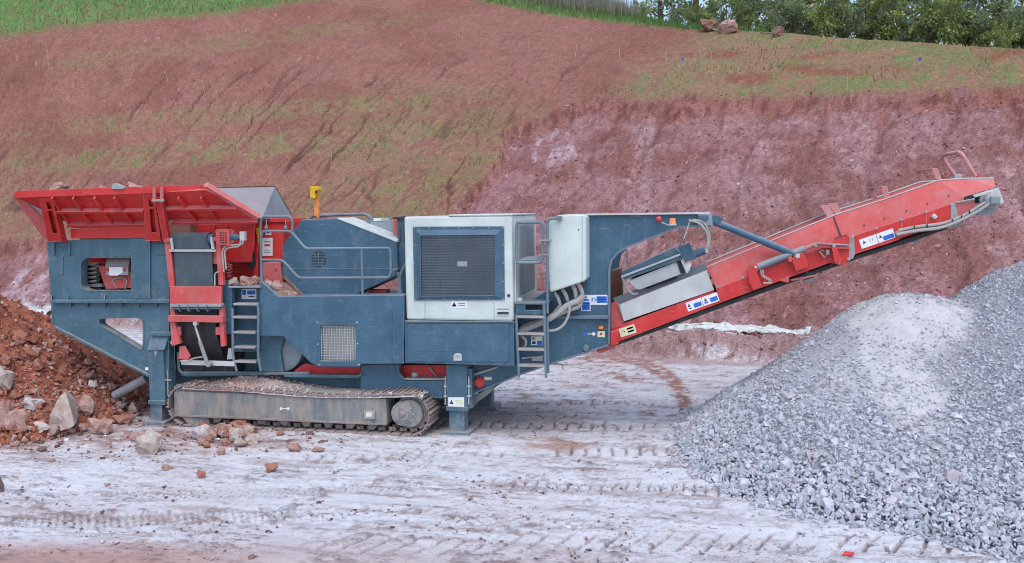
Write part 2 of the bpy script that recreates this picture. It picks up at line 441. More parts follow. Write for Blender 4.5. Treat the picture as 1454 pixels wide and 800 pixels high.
def floor_surface(X, Y):
    n1 = fbm(X * 0.5, Y * 0.9, 11, 4); n2 = fbm(X * 2.2, Y * 4.5, 12, 4); n3 = fbm(X * 6, Y * 14, 13, 4); n4 = fbm(X * 14, Y * 34, 14, 3)
    z = (n1 - 0.5) * 0.05 + (n2 - 0.5) * 0.022 + (n3 - 0.5) * 0.024 + (n4 - 0.5) * 0.012
    px, py = project(X, Y, np.zeros_like(X))
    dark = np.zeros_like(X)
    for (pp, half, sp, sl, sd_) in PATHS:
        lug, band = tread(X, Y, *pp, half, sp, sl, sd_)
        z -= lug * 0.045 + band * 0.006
        dark = np.maximum(dark, lug * sstep(0.18, 0.5, n3) * 0.85)  # brown dirt in the lug grooves, painted darker to stand in for weak shading
    z += 0.012 * sstep(0.62, 0.70, n3) * sstep(0.4, 0.6, n2)
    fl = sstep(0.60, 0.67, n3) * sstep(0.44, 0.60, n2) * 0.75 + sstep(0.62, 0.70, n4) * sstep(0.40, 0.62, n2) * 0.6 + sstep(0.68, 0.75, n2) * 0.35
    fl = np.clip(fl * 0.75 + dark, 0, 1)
    c = PALE * (0.90 + 0.2 * fbm(X * 1.3, Y * 2, 21, 3))[..., None]
    c = lerp3(c, np.array([0.47, 0.40, 0.405]), 0.40 * sstep(0.50, 0.70, fbm(X * 0.45, Y * 0.8, 22, 4)))
    near = sstep(640, 560, py); c = lerp3(c, np.array([0.45, 0.385, 0.37]), near * 0.35 * sstep(0.35, 0.6, n1))
    c = lerp3(c, DUSTY, np.clip(blob(px, py, 730, 592, 120, 26) + blob(px, py, 600, 600, 120, 20), 0, 1) * 0.85 * (0.55 + n2 * 0.6))
    c = lerp3(c, np.array([0.42, 0.27, 0.23]), np.clip(blob(px, py, 785, 631, 65, 12), 0, 1) * 0.9 * sstep(0.3, 0.55, n2))
    redl = np.clip(blob(px, py, 90, 600, 260, 50) + blob(px, py, 330, 622, 110, 24) * 0.8, 0, 1)
    c = lerp3(c, np.array([0.36, 0.225, 0.20]), redl * sstep(0.32, 0.62, n2 * 0.6 + n3 * 0.4))
    c = lerp3(c, np.array([0.40, 0.20, 0.155]), sstep(764, 792, py - (n2 - 0.5) * 16) * sstep(460, 180, px))
    c = lerp3(c, np.array([0.46, 0.35, 0.33]), sstep(752, 800, py - (n2 - 0.5) * 30) * sstep(1150, 500, px) * 0.6)
    # red mud drawn out of the cut by wheels: a curved track and spatters behind the tail
    d = np.abs(np.hypot((px - 845) / 1.9, (py - 572)) - 66 + (n2 - 0.5) * 7); on = (py < 578) & (px > 830)
    c = lerp3(c, RED, np.where(on, 1 - sstep(3.5, 8.0, d), 0) * 0.9 * sstep(0.3, 0.5, n3))
    c = lerp3(c, RED, np.clip(blob(px, py, 880, 522, 75, 24) + blob(px, py, 800, 560, 80, 16) * 0.6, 0, 1) * sstep(0.50, 0.60, n3 * 0.5 + n2 * 0.5) * 0.8)
    c = lerp3(c, RED * 0.9, blob(px, py, 955, 588, 60, 10) * sstep(0.52, 0.6, n3) * 0.7)
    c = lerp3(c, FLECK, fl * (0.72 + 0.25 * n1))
    rut = sstep(0.60, 0.66, fbm(X * 0.55, Y * 7.5, 141, 4)) * 0.42 + sstep(0.58, 0.66, fbm(X * 1.4, Y * 16, 142, 4)) * 0.38
    c = lerp3(c, np.array([0.27, 0.19, 0.175]), np.clip(rut, 0, 1) * sstep(0.3, 0.55, n3)); z = z - np.clip(rut, 0, 1) * 0.018
    s, q = sq(X, Y)
    c = lerp3(c, np.array([0.33, 0.21, 0.19]), sstep(-0.9, -0.1, q + (n2 - 0.5) * 1.4) * 0.7)
    return z, c

# boundary of the excavated face, in photo pixels on the slope: y of its upper edge at x
_CUTX = [-600, 0, 200, 560, 625, 660, 695, 715, 735, 790, 850, 940, 1000, 1100, 1200, 1320, 1454, 1900]
_CUTY = [352, 336, 326, 322, 312, 276, 240, 205, 168, 152, 141, 140, 133, 134, 128, 126, 119, 110]
def hill_surface(X, Y, s, q, z0):
    px, py = project(X, Y, z0)
    wob = (fbm(s * 0.9, q * 0.9, 31, 4) - 0.5)
    rag = (fbm(s * 4, q * 4, 38, 3) - 0.5)
    ed = py - np.interp(px + wob * 40 + rag * 10, _CUTX, _CUTY) + wob * 30 + rag * 6            # > 0 inside the cut
    cut = sstep(-2.0, 4.0, ed) * sstep(Q1 - 0.2, Q1 + 0.5, q)
    n2 = fbm(s * 1.6, q * 1.6, 32, 4); n3 = fbm(s * 5, q * 5, 33, 4); n5 = fbm(s * 9, q * 9, 36, 3)
    # rills washed down the field
    dr = np.array(slope_pt(606, 261)[:2]) - np.array(slope_pt(702, 137)[:2]); dr /= np.linalg.norm(dr); dn = np.array([-dr[1], dr[0]])
    a = X * dr[0] + Y * dr[1]; w = X * dn[0] + Y * dn[1]
    rn = vnoise(w * 1.15 + 0.9 * fbm(a * 0.9, w * 0.9, 41, 4), a * 0.10, 42)
    rn2 = vnoise(w * 2.3 + 0.8 * fbm(a * 1.3, w * 1.3, 43, 4), a * 0.16, 44)
    rill = (1 - sstep(0.008, 0.034, np.abs(rn - 0.5))) * sstep(0.38, 0.52, fbm(s * 0.30, q * 0.35, 45, 3)) + 0.7 * (1 - sstep(0.006, 0.040, np.abs(rn2 - 0.5))) * sstep(0.42, 0.56, fbm(s * 0.4, q * 0.4, 46, 3))
    rill = np.clip(rill, 0, 1) * sstep(60, 150, py + px * 0.03) * (1 - sstep(760, 900, px)) * (1 - cut)
    # bucket marks and broken rock on the cut
    bk = fbm(s * 1.1 + 0.25 * q, q * 0.30, 51, 5, 0.6); bl = fbm(s * 0.7, q * 1.5, 52, 6, 0.6)
    led = (q * 0.8 + 0.9 * fbm(s * 0.35, q * 0.35, 54, 4)) % 1.0; led = sstep(0.0, 0.12, led) * (1 - led)
    blk = np.abs(((s * 0.55 + 0.5 * vnoise(s * 0.4, q * 0.7, 53)) % 1.0) - 0.5) * 2
    z = z0 + (n2 - 0.5) * 0.10 * (1 - cut) + (n3 - 0.5) * 0.07 - rill * 0.08
    cutd = sstep(-4.0, 16.0, ed) * sstep(Q1 - 0.2, Q1 + 0.5, q)
    z = z - cutd * (0.34 + (bk - 0.5) * 0.22 + (bl - 0.5) * 0.16 + sstep(0.75, 1.0, blk) * 0.12 - (n5 - 0.5) * 0.08 - (n3 - 0.5) * 0.05 + led * 0.10)
    # colours
    soil = np.array([0.240, 0.112, 0.088]); soil2 = np.array([0.205, 0.088, 0.067]); straw = np.array([0.245, 0.155, 0.095]); olive = np.array([0.205, 0.160, 0.080]); green = np.array([0.105, 0.20, 0.060])
    c = lerp3(np.broadcast_to(soil, X.shape + (3,)), soil2, sstep(0.35, 0.7, fbm(s * 0.35, q * 0.5, 61, 4)))
    c = c * (0.66 + 0.42 * n3 + 0.26 * n5)[..., None]
    # sown grass coming up in bands across the field
    g1 = np.clip(blob(px, py, 300, 165 - 0.08 * (px - 300), 330, 15) * 0.75 + blob(px, py, 330, 212 - 0.085 * (px - 330), 330, 20) * 1.0 + blob(px, py, 620, 205, 190, 95) * 0.62 + blob(px, py, 20, 225, 160, 20) * 0.4
                 + blob(px, py, 330, 60 - 0.13 * (px - 330), 330, 14) * 0.5 + blob(px, py, 0, 300, 160, 60) * 0.55 + blob(px, py, 560, 290, 200, 40) * 0.55, 0, 1)
    rgt = sstep(815, 900, px - 0.4 * (py - 100)) * sstep(30, 90, py - 0.04 * (px - 900) + wob * 20 + (px - 980) * 0.55) 
    rgt = np.maximum(rgt, sstep(960, 1060, px + wob * 60)) * sstep(34, 46, py)
    gn = sstep(0.36, 0.60, n3 * 0.55 + n2 * 0.45 + 0.05)
    gr = np.clip(np.maximum(g1, rgt * (1.0 + 0.4 * n2)), 0, 1); gn = np.maximum(gn, rgt * 0.75)
    gr = gr * gn * (1 - cut)
    c = lerp3(c, lerp3(np.broadcast_to(straw, c.shape), olive, sstep(0.4, 0.62, n2)), gr * 0.85)
    c = lerp3(c, green * 0.9, gr * sstep(0.60, 0.70, n5) * 0.6 + rgt * gn * sstep(1000, 1150, px) * sstep(0.45, 0.7, n2) * 0.35 * (1 - cut))
    bare = np.clip(blob(px, py, 1090, 78, 160, 8) + blob(px, py, 1190, 100, 120, 9) + blob(px, py, 1060, 112, 40, 12) + blob(px, py, 1440, 80, 60, 10), 0, 1)
    c = lerp3(c, np.array([0.21, 0.075, 0.052]), bare * sstep(0.48, 0.58, n2 * 0.6 + n3 * 0.4) * (1 - cut) * 0.9)
    # green meadow, upper left and along the crest
    lush = sstep(8, -10, py - np.interp(px, [-200, 0, 130, 300, 440, 620], [64, 50, 36, 20, 2, -25]) + wob * 16)
    crest = np.interp(px, [600, 680, 780, 880, 970, 1060, 1130, 1250, 1454], [-30, 2, 20, 32, 41, 44, 46, 52, 70])
    lush = np.maximum(lush, sstep(4, -3, py - crest + wob * 8) * sstep(640, 680, px))
    c = lerp3(c, green * (0.75 + 0.5 * n2)[..., None], lush * (0.55 + 0.45 * sstep(0.3, 0.6, n3)))
    c = lerp3(c, np.array([0.085, 0.036, 0.032]), rill * 0.85)
    # cut face
    cc = lerp3(np.broadcast_to(np.array([0.250, 0.132, 0.134]), c.shape), np.array([0.195, 0.088, 0.078]), sstep(0.42, 0.58, bl))
    cc = lerp3(cc, np.array([0.325, 0.20, 0.205]), sstep(0.50, 0.62, bk) * 0.8 * sstep(0.3, 0.6, n3 * 0.5 + n2 * 0.5))
    cc = lerp3(cc, np.array([0.42, 0.33, 0.37]), np.clip(blob(px, py, 775, 200, 50, 45) * 0.7 + blob(px, py, 40, 380, 120, 40) * 0.6 + blob(px, py, 830, 250, 40, 40) * 0.4, 0, 1) * sstep(0.47, 0.62, n2 * 0.5 + bk * 0.5) * 0.9)
    cc = lerp3(cc, np.array([0.16, 0.070, 0.064]), sstep(0.54, 0.64, n3) * 0.6)
    cc = lerp3(cc, np.array([0.13, 0.06, 0.058]), sstep(0.82, 0.97, blk) * sstep(0.45, 0.6, n2) * 0.6)
    cc = cc * (0.72 + 0.6 * n5)[..., None] * 1.02
    lip = (1 - sstep(6, 30, ed)) * cut
    cc = lerp3(cc, lerp3(np.broadcast_to(np.array([0.25, 0.105, 0.082]), cc.shape), np.array([0.14, 0.05, 0.04]), sstep(0.48, 0.62, n3)), lip * 0.85 * sstep(0.25, 0.55, n2 + 0.1))
    c = lerp3(c, cc, cut)
    # spoil berm along the foot
    ber = 1 - sstep(Q1 - 0.15, Q1 + 0.5, q)
    bc = lerp3(np.broadcast_to(np.array([0.29, 0.185, 0.18]), c.shape), np.array([0.47, 0.43, 0.45]), sstep(0.48, 0.62, fbm(s * 0.8, q * 2.0, 71, 4)))
    bc = lerp3(bc, np.array([0.20, 0.12, 0.11]), sstep(0.55, 0.66, n3))
    c = lerp3(c, bc, ber)
    z = np.where(q < Q1 + 0.3, z + ber * ((fbm(s * 1.3, q * 1.3, 72, 4) - 0.5) * 0.35 * sstep(0.1, 0.6, q)), z)
    speck = (vnoise(s * 11, q * 11, 81) > 0.975) & (lush < 0.3)
    c = np.where(speck[..., None], c * 0.55 + np.array([0.42, 0.33, 0.31]) * 0.45, c)
    return z, c
NT, NVR = 860, 660
tt = np.linspace(-0.80, 0.80, NT); vv = np.exp(np.linspace(math.log(5.0), math.log(95.0), NVR))
TTg, VVg = np.meshgrid(tt, vv)
GX = CAM[0] + rt[0] * TTg * VVg + fw[0] * VVg; GY = CAM[1] + rt[1] * TTg * VVg + fw[1] * VVg
Sg, Qg = sq(GX, GY); HB = base_height(Sg, Qg)
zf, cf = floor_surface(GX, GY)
zh, ch = hill_surface(GX, GY, Sg, Qg, HB)
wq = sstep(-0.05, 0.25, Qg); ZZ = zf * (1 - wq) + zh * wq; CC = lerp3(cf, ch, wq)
idx = np.arange(NT * NVR).reshape(NVR, NT)
quads = np.stack([idx[:-1, :-1], idx[:-1, 1:], idx[1:, 1:], idx[1:, :-1]], -1).reshape(-1, 4)
fq = ((Qg[:-1, :-1] + Qg[1:, 1:]) / 2).ravel()
PV = np.stack([GX, GY, ZZ], -1).reshape(-1, 3); PC = CC.reshape(-1, 3)
def sub_mesh(name, sel, mat):
    F = quads[sel]; used = np.unique(F); remap = np.full(len(PV), -1); remap[used] = np.arange(len(used))
    me = mesh_np(name, PV[used], remap[F], PC[used], True); me.materials.append(MATS[mat])
    o = bpy.data.objects.new(name, me); put(o, (0, 0, 0)); return o
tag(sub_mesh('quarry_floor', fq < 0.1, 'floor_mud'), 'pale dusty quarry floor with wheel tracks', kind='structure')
tag(sub_mesh('hillside', fq >= 0.1, 'hill_soil'), 'red soil hillside with an excavated face and sown grass', kind='structure')
plain('far_ground', (0.30, 0.22, 0.20), 0.95, 0, 0.25, 0.4)
gm = MB(); gm.add([(-900, -900, -0.12), (900, -900, -0.12), (900, 900, -0.12), (-900, 900, -0.12)], [(0, 1, 2, 3)])
tag(gm.build('ground', 'far_ground'), 'dusty ground reaching to the horizon', kind='structure')
def hill_z(X, Y):
    X = np.atleast_1d(np.asarray(X, float)); Y = np.atleast_1d(np.asarray(Y, float)); s, q = sq(X, Y); b = base_height(s, q)
    zf_, _ = floor_surface(X, Y); zh_, c_ = hill_surface(X, Y, s, q, b); w_ = sstep(-0.05, 0.25, q)
    return zf_ * (1 - w_) + zh_ * w_
def hill_pt(px, py):
    """where the ray through a photo pixel meets the terrain"""
    r = ray(px, py); t = np.linspace(4, 110, 5300) / np.linalg.norm(r); pts = CAM + t[:, None] * r
    s, q = sq(pts[:, 0], pts[:, 1]); h = base_height(s, q); below = np.nonzero(pts[:, 2] < h)[0]
    i = below[0] if len(below) else len(t) - 1
    x, y = pts[i, 0], pts[i, 1]; return Vector((x, y, float(hill_z(x, y)[0])))

# loose stones and crumbs of earth on the hillside (uncountable)
gh = np.random.default_rng(17); hpx, hpy = project(GX, GY, ZZ); edg = hpy - np.interp(hpx, _CUTX, _CUTY)
vis_ = (Qg > 0.3) & (hpx > -60) & (hpx < 1520) & (hpy > 20)
wgt = np.where(edg > 0, 1.0, np.where(edg > -10, 0.6, 0.22)) * vis_; wgt = (wgt * (0.3 + fbm(Sg * 0.8, Qg * 0.8, 131, 3))).ravel(); wgt /= wgt.sum()
ix = gh.choice(GX.size, 15000, p=wgt); hx, hy, hz = GX.ravel()[ix] + gh.normal(0, .04, 15000), GY.ravel()[ix] + gh.normal(0, .04, 15000), ZZ.ravel()[ix]
ec = edg.ravel()[ix]; size = np.exp(gh.normal(math.log(0.026), 0.45, 15000)) * np.where(ec > 0, 1.15, 0.7); tone = gh.normal(1, .22, 15000).clip(.5, 1.6); pk = gh.random(15000)
hc = np.where((pk < .12)[:, None], np.array([.42, .33, .31]), np.where((pk < .5)[:, None], np.array([.29, .155, .14]), np.array([.24, .115, .098]))) * tone[:, None]
V_, F_, C_ = stones(np.stack([hx, hy, hz], -1), size, hc, gh); st = mesh_np('hillside_stones', V_, F_, C_); st.materials.append(MATS['stone_chips'])
o = bpy.data.objects.new('hillside_stones', st); put(o, (0, 0, 0)); tag(o, 'loose stones and crumbs of red earth strewn over the hillside', 'stones', kind='stuff')

# ------------------------------------------------------------------ gravel heap (uncountable)
p1 = G(1290, 405, 2.30); _r2 = ray(1570, 318); p2 = Vector(CAM + _r2 * (11.9 / (_r2[:2] @ fw)))
def smax(a, b, k):
    h = np.clip(0.5 + 0.5 * (a - b) / k, 0, 1); return b * (1 - h) + a * h + k * h * (1 - h)
def gravel_z(X, Y):
    w = (fbm(X * 0.8, Y * 0.8, 91, 4) - 0.5); w2 = (fbm(X * 3, Y * 3, 92, 3) - 0.5)
    d1 = np.hypot((X - p1.x) * np.where(X > p1.x, 1.12, 1.02), (Y - p1.y) * 0.92) ; d2 = np.hypot(X - p2.x, Y - p2.y)
    c1 = 2.56 - d1 * 0.80 + 0.03 * np.maximum(0, d1 - 1.6) ** 2 + w * 0.26; top = 2.15 + w * 0.22 - 0.02 * d1; k = 0.30
    h = np.clip(0.5 + 0.5 * (top - c1) / k, 0, 1); c1 = top * (1 - h) + c1 * h - k * h * (1 - h)
    c2 = p2.z + 0.05 - d2 * 0.64 + w * 0.3
    z = smax(c1, c2, 0.12) + w2 * 0.07
    return smax(z, -0.25 + 0 * z, 0.30)
gx = np.arange(p1.x - 4.6, p2.x + 5.2, 0.05); gy = np.arange(min(p1.y, p2.y) - 5.2, max(p1.y, p2.y) + 4.6, 0.05)
MX, MY = np.meshgrid(gx, gy); MZ = gravel_z(MX, MY)
mpx, mpy = project(MX, MY, MZ)
def dust_mask(X, Y, Z):
    px, py = project(X, Y, Z); w = (fbm(X * 1.7, Y * 1.7, 93, 4) - 0.5) * 60
    m = np.maximum(blob(px + w, py + w * 0.5, 1295, 455, 105, 55), blob(px + w, py, 1275 + (py - 500) * 0.3, 530, 70, 110) * 0.72)
    m = np.maximum(m, blob(px + w, py, 1190, 520, 110, 70) * 0.45) + (fbm(X * 5, Y * 5, 96, 4) - 0.5) * 0.5 * (m > 0.02)
    return np.clip(m, 0, 1) * (np.hypot(X - p1.x, Y - p1.y) < 4.0)
DM = dust_mask(MX, MY, MZ); n9 = fbm(MX * 6, MY * 6, 94, 4)
DM = np.clip(DM, 0, 1); MC = lerp3(np.broadcast_to(np.array([0.26, 0.26, 0.285]), MX.shape + (3,)), np.array([0.46, 0.455, 0.465]), np.clip(DM * 1.3, 0, 1)) * (0.8 + 0.4 * n9)[..., None]
MZ2 = MZ + (n9 - 0.5) * 0.06 * DM - 0.07 * (1 - sstep(0.1, 0.5, MZ))
ii = np.arange(MX.size).reshape(MX.shape); qd = np.stack([ii[:-1, :-1], ii[:-1, 1:], ii[1:, 1:], ii[1:, :-1]], -1).reshape(-1, 4)
keep = (MZ.ravel()[qd].max(1) > -0.10); qd = qd[keep]; us = np.unique(qd); rm = np.full(MX.size, -1); rm[us] = np.arange(len(us))
hm = mesh_np('gravel_heap', np.stack([MX, MY, MZ2], -1).reshape(-1, 3)[us], rm[qd], MC.reshape(-1, 3)[us], True); hm.materials.append(MATS['stone_chips'])
heap = bpy.data.objects.new('gravel_heap', hm); put(heap, (0, 0, 0))
tag(heap, 'heap of pale grey crushed gravel dusted with fines below the conveyor head', 'gravel', kind='stuff')
g1_ = np.random.default_rng(3)
def sprinkle(n, x0, x1, y0, y1): return g1_.uniform(x0, x1, n), g1_.uniform(y0, y1, n)
sx_, sy_ = sprinkle(210000, gx[0], gx[-1], gy[0], gy[-1]); sz_ = gravel_z(sx_, sy_)
qx, qy = project(sx_, sy_, sz_)
back = (gravel_z(sx_, sy_ + 0.15) < sz_ - 0.04) & (g1_.random(len(sx_)) < 0.6)             # thinner on the side turned away
inview = ~back & (qx > 900) & (qx < 1540) & (qy < 900) & (qy > 250)
edge = sstep(-0.12, 0.03, sz_ + (vnoise(sx_ * 5, sy_ * 5, 95) - 0.5) * 0.16)
dm = dust_mask(sx_, sy_, sz_)
ok = inview & (g1_.random(len(sx_)) < edge * (1 - 0.90 * np.clip(dm, 0, 1))) & (sz_ > -0.13)
sx_, sy_, sz_, dm = sx_[ok], sy_[ok], np.maximum(sz_[ok], 0.0), dm[ok]
low = 1 - sstep(0.3, 1.8, sz_)
size = np.exp(g1_.normal(math.log(0.0235), 0.34, len(sx_))) * (0.74 + 0.62 * low) * np.where(g1_.random(len(sx_)) < 0.04, 1.5, 1.0)
tone = g1_.normal(1.0, 0.10, len(sx_)).clip(0.65, 1.3)
scol = np.array([0.44, 0.46, 0.51]) * tone[:, None]
pk = g1_.random(len(sx_)); scol = np.where((pk < 0.10)[:, None], scol * np.array([1.08, 0.93, 0.90]), scol); scol = np.where((pk > 0.93)[:, None], scol * np.array([1.14, 1.13, 1.12]), scol)
scol = np.where(((pk > 0.1) & (pk < 0.16))[:, None], scol * np.array([0.80, 0.76, 0.76]), scol)
V_, F_, C_ = stones(np.stack([sx_, sy_, sz_ + size * 0.25], -1), size, scol, g1_)
st = mesh_np('gravel', V_, F_, C_); st.materials.append(MATS['stone_chips'])
o = bpy.data.objects.new('gravel', st); put(o, (0, 0, 0), heap); tag(o, kind='stuff')

# ------------------------------------------------------------------ heap of red earth and broken rock at the feed end
_r = ray(-75, 392); e0 = Vector(CAM + _r * (15.6 / (_r[:2] @ fw)))
def earth_z(X, Y):
    w = fbm(X * 1.1, Y * 1.1, 101, 5) - 0.5; w2 = fbm(X * 4, Y * 4, 102, 4) - 0.5
    d = np.hypot(X - e0.x, Y - e0.y)
    z = e0.z + 0.1 - d * 0.70 + w * 0.75 + w2 * 0.22
    return smax(z, -0.3 + 0 * z, 0.30)
ex = np.arange(e0.x - 4.8, e0.x + 4.8, 0.04); ey = np.arange(e0.y - 4.6, e0.y + 4.6, 0.04)
EX, EY = np.meshgrid(ex, ey); EZ = earth_z(EX, EY); n6 = fbm(EX * 7, EY * 7, 103, 4)
EC = lerp3(np.broadcast_to(np.array([0.33, 0.118, 0.074]), EX.shape + (3,)), np.array([0.21, 0.075, 0.05]), sstep(0.4, 0.65, n6)); EZ = EZ + (n6 - 0.5) * 0.10
ii = np.arange(EX.size).reshape(EX.shape); qd = np.stack([ii[:-1, :-1], ii[:-1, 1:], ii[1:, 1:], ii[1:, :-1]], -1).reshape(-1, 4)
qd = qd[EZ.ravel()[qd].max(1) > -0.05]; us = np.unique(qd); rm = np.full(EX.size, -1); rm[us] = np.arange(len(us))
em = mesh_np('earth_heap', np.stack([EX, EY, EZ], -1).reshape(-1, 3)[us], rm[qd], EC.reshape(-1, 3)[us], True); em.materials.append(MATS['hill_soil'])
eheap = bpy.data.objects.new('earth_heap', em); put(eheap, (0, 0, 0)); tag(eheap, 'heap of red-brown earth and broken rock at the feed end of the crusher', 'earth heap', kind='stuff')
n = 34000; sx_, sy_ = sprinkle(n, ex[0], ex[-1], ey[0], ey[-1]); sz_ = earth_z(sx_, sy_)
ok = (sz_ > -0.12) & (g1_.random(n) < 0.25 + 0.75 * sstep(2.0, 0.2, sz_)) & ((sy_ < e0.y + 0.8) | (g1_.random(n) < 0.3)); sx_, sy_, sz_ = sx_[ok], sy_[ok], np.maximum(sz_[ok], 0)
size = np.exp(g1_.normal(math.log(0.036), 0.45, len(sx_))); tone = g1_.normal(1, 0.2, len(sx_)).clip(0.5, 1.5)
scol = np.array([0.36, 0.150, 0.105]) * tone[:, None]; pk = g1_.random(len(sx_))
scol = np.where((pk < 0.30)[:, None], np.array([0.42, 0.27, 0.235]) * tone[:, None], scol); scol = np.where((pk > 0.95)[:, None], np.array([0.52, 0.47, 0.45]) * tone[:, None], scol)
V_, F_, C_ = stones(np.stack([sx_, sy_, sz_ + size * 0.55], -1), size, scol, g1_)
st = mesh_np('rubble', V_, F_, C_); st.materials.append(MATS['stone_chips'])
o = bpy.data.objects.new('rubble', st); put(o, (0, 0, 0), eheap); tag(o, kind='stuff')

# small clods and chips lying about on the floor (uncountable)
n = 30000; tq = g1_.uniform(-0.62, 0.62, n); vq = np.exp(g1_.uniform(math.log(8.0), math.log(21.0), n))
cxq = CAM[0] + rt[0] * tq * vq + fw[0] * vq; cyq = CAM[1] + rt[1] * tq * vq + fw[1] * vq
cl = fbm(cxq * 0.8, cyq * 1.6, 111, 4); qq = sq(cxq, cyq)[1]; fx, fy = project(cxq, cyq, 0 * cxq)
nearheap = np.clip(blob(fx, fy, 130, 612, 230, 45) + blob(fx, fy, 350, 625, 150, 25) + blob(fx, fy, 985, 650, 90, 60), 0, 1)
ok = (qq < -0.1) & (g1_.random(n) < sstep(0.42, 0.66, cl) * 0.34 + nearheap * 0.35)
cxq, cyq, nh = cxq[ok], cyq[ok], nearheap[ok]
size = np.exp(g1_.normal(math.log(0.015), 0.5, len(cxq))) * (1 + 0.5 * nh)
cz = floor_surface(cxq, cyq)[0]; tone = g1_.normal(1, 0.2, len(cxq)).clip(0.5, 1.5); pk = g1_.random(len(cxq))
ccol = np.where((pk < 0.55)[:, None], np.array([0.17, 0.105, 0.095]), np.where((pk < 0.75)[:, None], np.array([0.40, 0.29, 0.26]), np.array([0.52, 0.50, 0.51]))) * tone[:, None]
fx, fy = project(cxq, cyq, 0 * cxq); ccol = np.where((fx > 900)[:, None], np.array([0.41, 0.41, 0.44]) * tone[:, None], ccol)
V_, F_, C_ = stones(np.stack([cxq, cyq, cz + size * 0.25], -1), size, ccol, g1_, 0.35)
st = mesh_np('clods', V_, F_, C_); st.materials.append(MATS['stone_chips'])
o = bpy.data.objects.new('loose_clods', st); put(o, (0, 0, 0)); tag(o, 'small loose clods and stone chips scattered over the quarry floor', 'clods', kind='stuff')

# ------------------------------------------------------------------ materials of the crusher
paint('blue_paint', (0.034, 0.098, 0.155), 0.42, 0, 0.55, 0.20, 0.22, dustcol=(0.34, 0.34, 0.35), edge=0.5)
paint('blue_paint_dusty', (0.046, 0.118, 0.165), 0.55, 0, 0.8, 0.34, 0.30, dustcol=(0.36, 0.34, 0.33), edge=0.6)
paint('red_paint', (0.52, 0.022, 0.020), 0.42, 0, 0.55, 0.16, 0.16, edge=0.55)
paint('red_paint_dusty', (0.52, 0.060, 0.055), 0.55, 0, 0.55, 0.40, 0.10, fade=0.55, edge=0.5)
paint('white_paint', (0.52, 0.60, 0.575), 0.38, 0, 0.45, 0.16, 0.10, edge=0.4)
paint('grey_steel', (0.30, 0.31, 0.31), 0.55, 0.2, 0.6, 0.45, 0.25)
paint('worn_steel', (0.20, 0.25, 0.285), 0.5, 0.1, 0.6, 0.35, 0.2, dustcol=(0.42, 0.30, 0.26))
paint('hoop_paint', (0.52, 0.20, 0.19), 0.6, 0, 0.8, 0.6, 0.2, dustcol=(0.48, 0.43, 0.43))
paint('dusty_core', (0.30, 0.32, 0.31), 0.8, 0, 0.5, 0.3, 0.3)
paint('screen_wire', (0.055, 0.085, 0.115), 0.5, 0, 0.4, 0.15, 0.1)
paint('pale_steel', (0.47, 0.49, 0.49), 0.5, 0.2, 0.5, 0.35, 0.2)
paint('track_steel', (0.24, 0.20, 0.185), 0.7, 0.2, 0.95, 0.75, 0.4, dustcol=(0.40, 0.31, 0.29))
paint('track_frame', (0.120, 0.150, 0.165), 0.65, 0.1, 0.95, 0.9, 0.4, dustcol=(0.36, 0.315, 0.28), gthr=(0.34, 0.62))
paint('belt_rubber', (0.050, 0.078, 0.095), 0.6, 0, 0.4, 0.14, 0.12, dustcol=(0.28, 0.30, 0.31))
paint('black_rubber', (0.014, 0.014, 0.016), 0.6, 0, 0.3, 0.15, 0.15)
paint('hose', (0.34, 0.33, 0.31), 0.7, 0, 0.5, 0.45, 0.2)
paint('rail_paint', (0.115, 0.170, 0.215), 0.42, 0, 0.5, 0.15, 0.10)
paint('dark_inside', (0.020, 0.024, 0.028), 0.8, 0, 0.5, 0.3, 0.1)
paint('rust', (0.17, 0.075, 0.05), 0.85, 0, 0.5, 0.5, 0.3)
plain('label_white', (0.78, 0.80, 0.82), 0.5, 0, 0.06)
plain('label_blue', (0.03, 0.15, 0.55), 0.5, 0, 0.1)
plain('label_yellow', (0.70, 0.71, 0.48), 0.5, 0, 0.1)
plain('label_black', (0.05, 0.05, 0.055), 0.6)
plain('lamp_amber', (0.85, 0.30, 0.08), 0.25)
plain('lamp_red', (0.62, 0.06, 0.07), 0.25)
plain('lamp_yellow', (0.70, 0.42, 0.02), 0.5, 0, 0.3)
plain('torn_plastic', (0.56, 0.59, 0.57), 0.6, 0, 0.25, 8)

crusher = thing('jaw_crusher', P(440, 612, 1.35) * Vector((1, 1, 0)) if False else (-6.2, 1.35, 0.0), 'blue and red tracked mobile jaw crusher with a raised discharge conveyor', 'crusher')
CR = crusher
def part(name, mat, mb, parent=CR, bevel=0.006, **kw): return mb.build(name, mat, parent, bevel, **kw)
def label_plate(name, pts, Y, parent, marks=(), mat='label_white', th=0.004):
    """flat sticker with printed marks lying on it; marks: (material, outline pixels)"""
    o = MB().plate(pts, Y - th, th).build(name, mat, parent, 0)
    for mm, pp in marks: MB().plate(pp, Y - th - 0.002, 0.0018).build('print', mm, o, 0)
    return o
def tri(x, y, w, h): return [(x, y), (x + w / 2, y + h), (x - w / 2, y + h)]
def rect(x0, y0, x1, y1): return [(x0, y0), (x1, y0), (x1, y1), (x0, y1)]
def bolt(px, py, Y, parent, r=0.012, mat='pale_steel', h=0.012):
    p = P(px, py, Y); return MB().lathe(p + Vector((0, -h, 0)), (0, 1, 0), [(0, r * 0.8), (h * 0.4, r), (h, r)], 8).build('bolt', mat, parent, 0)

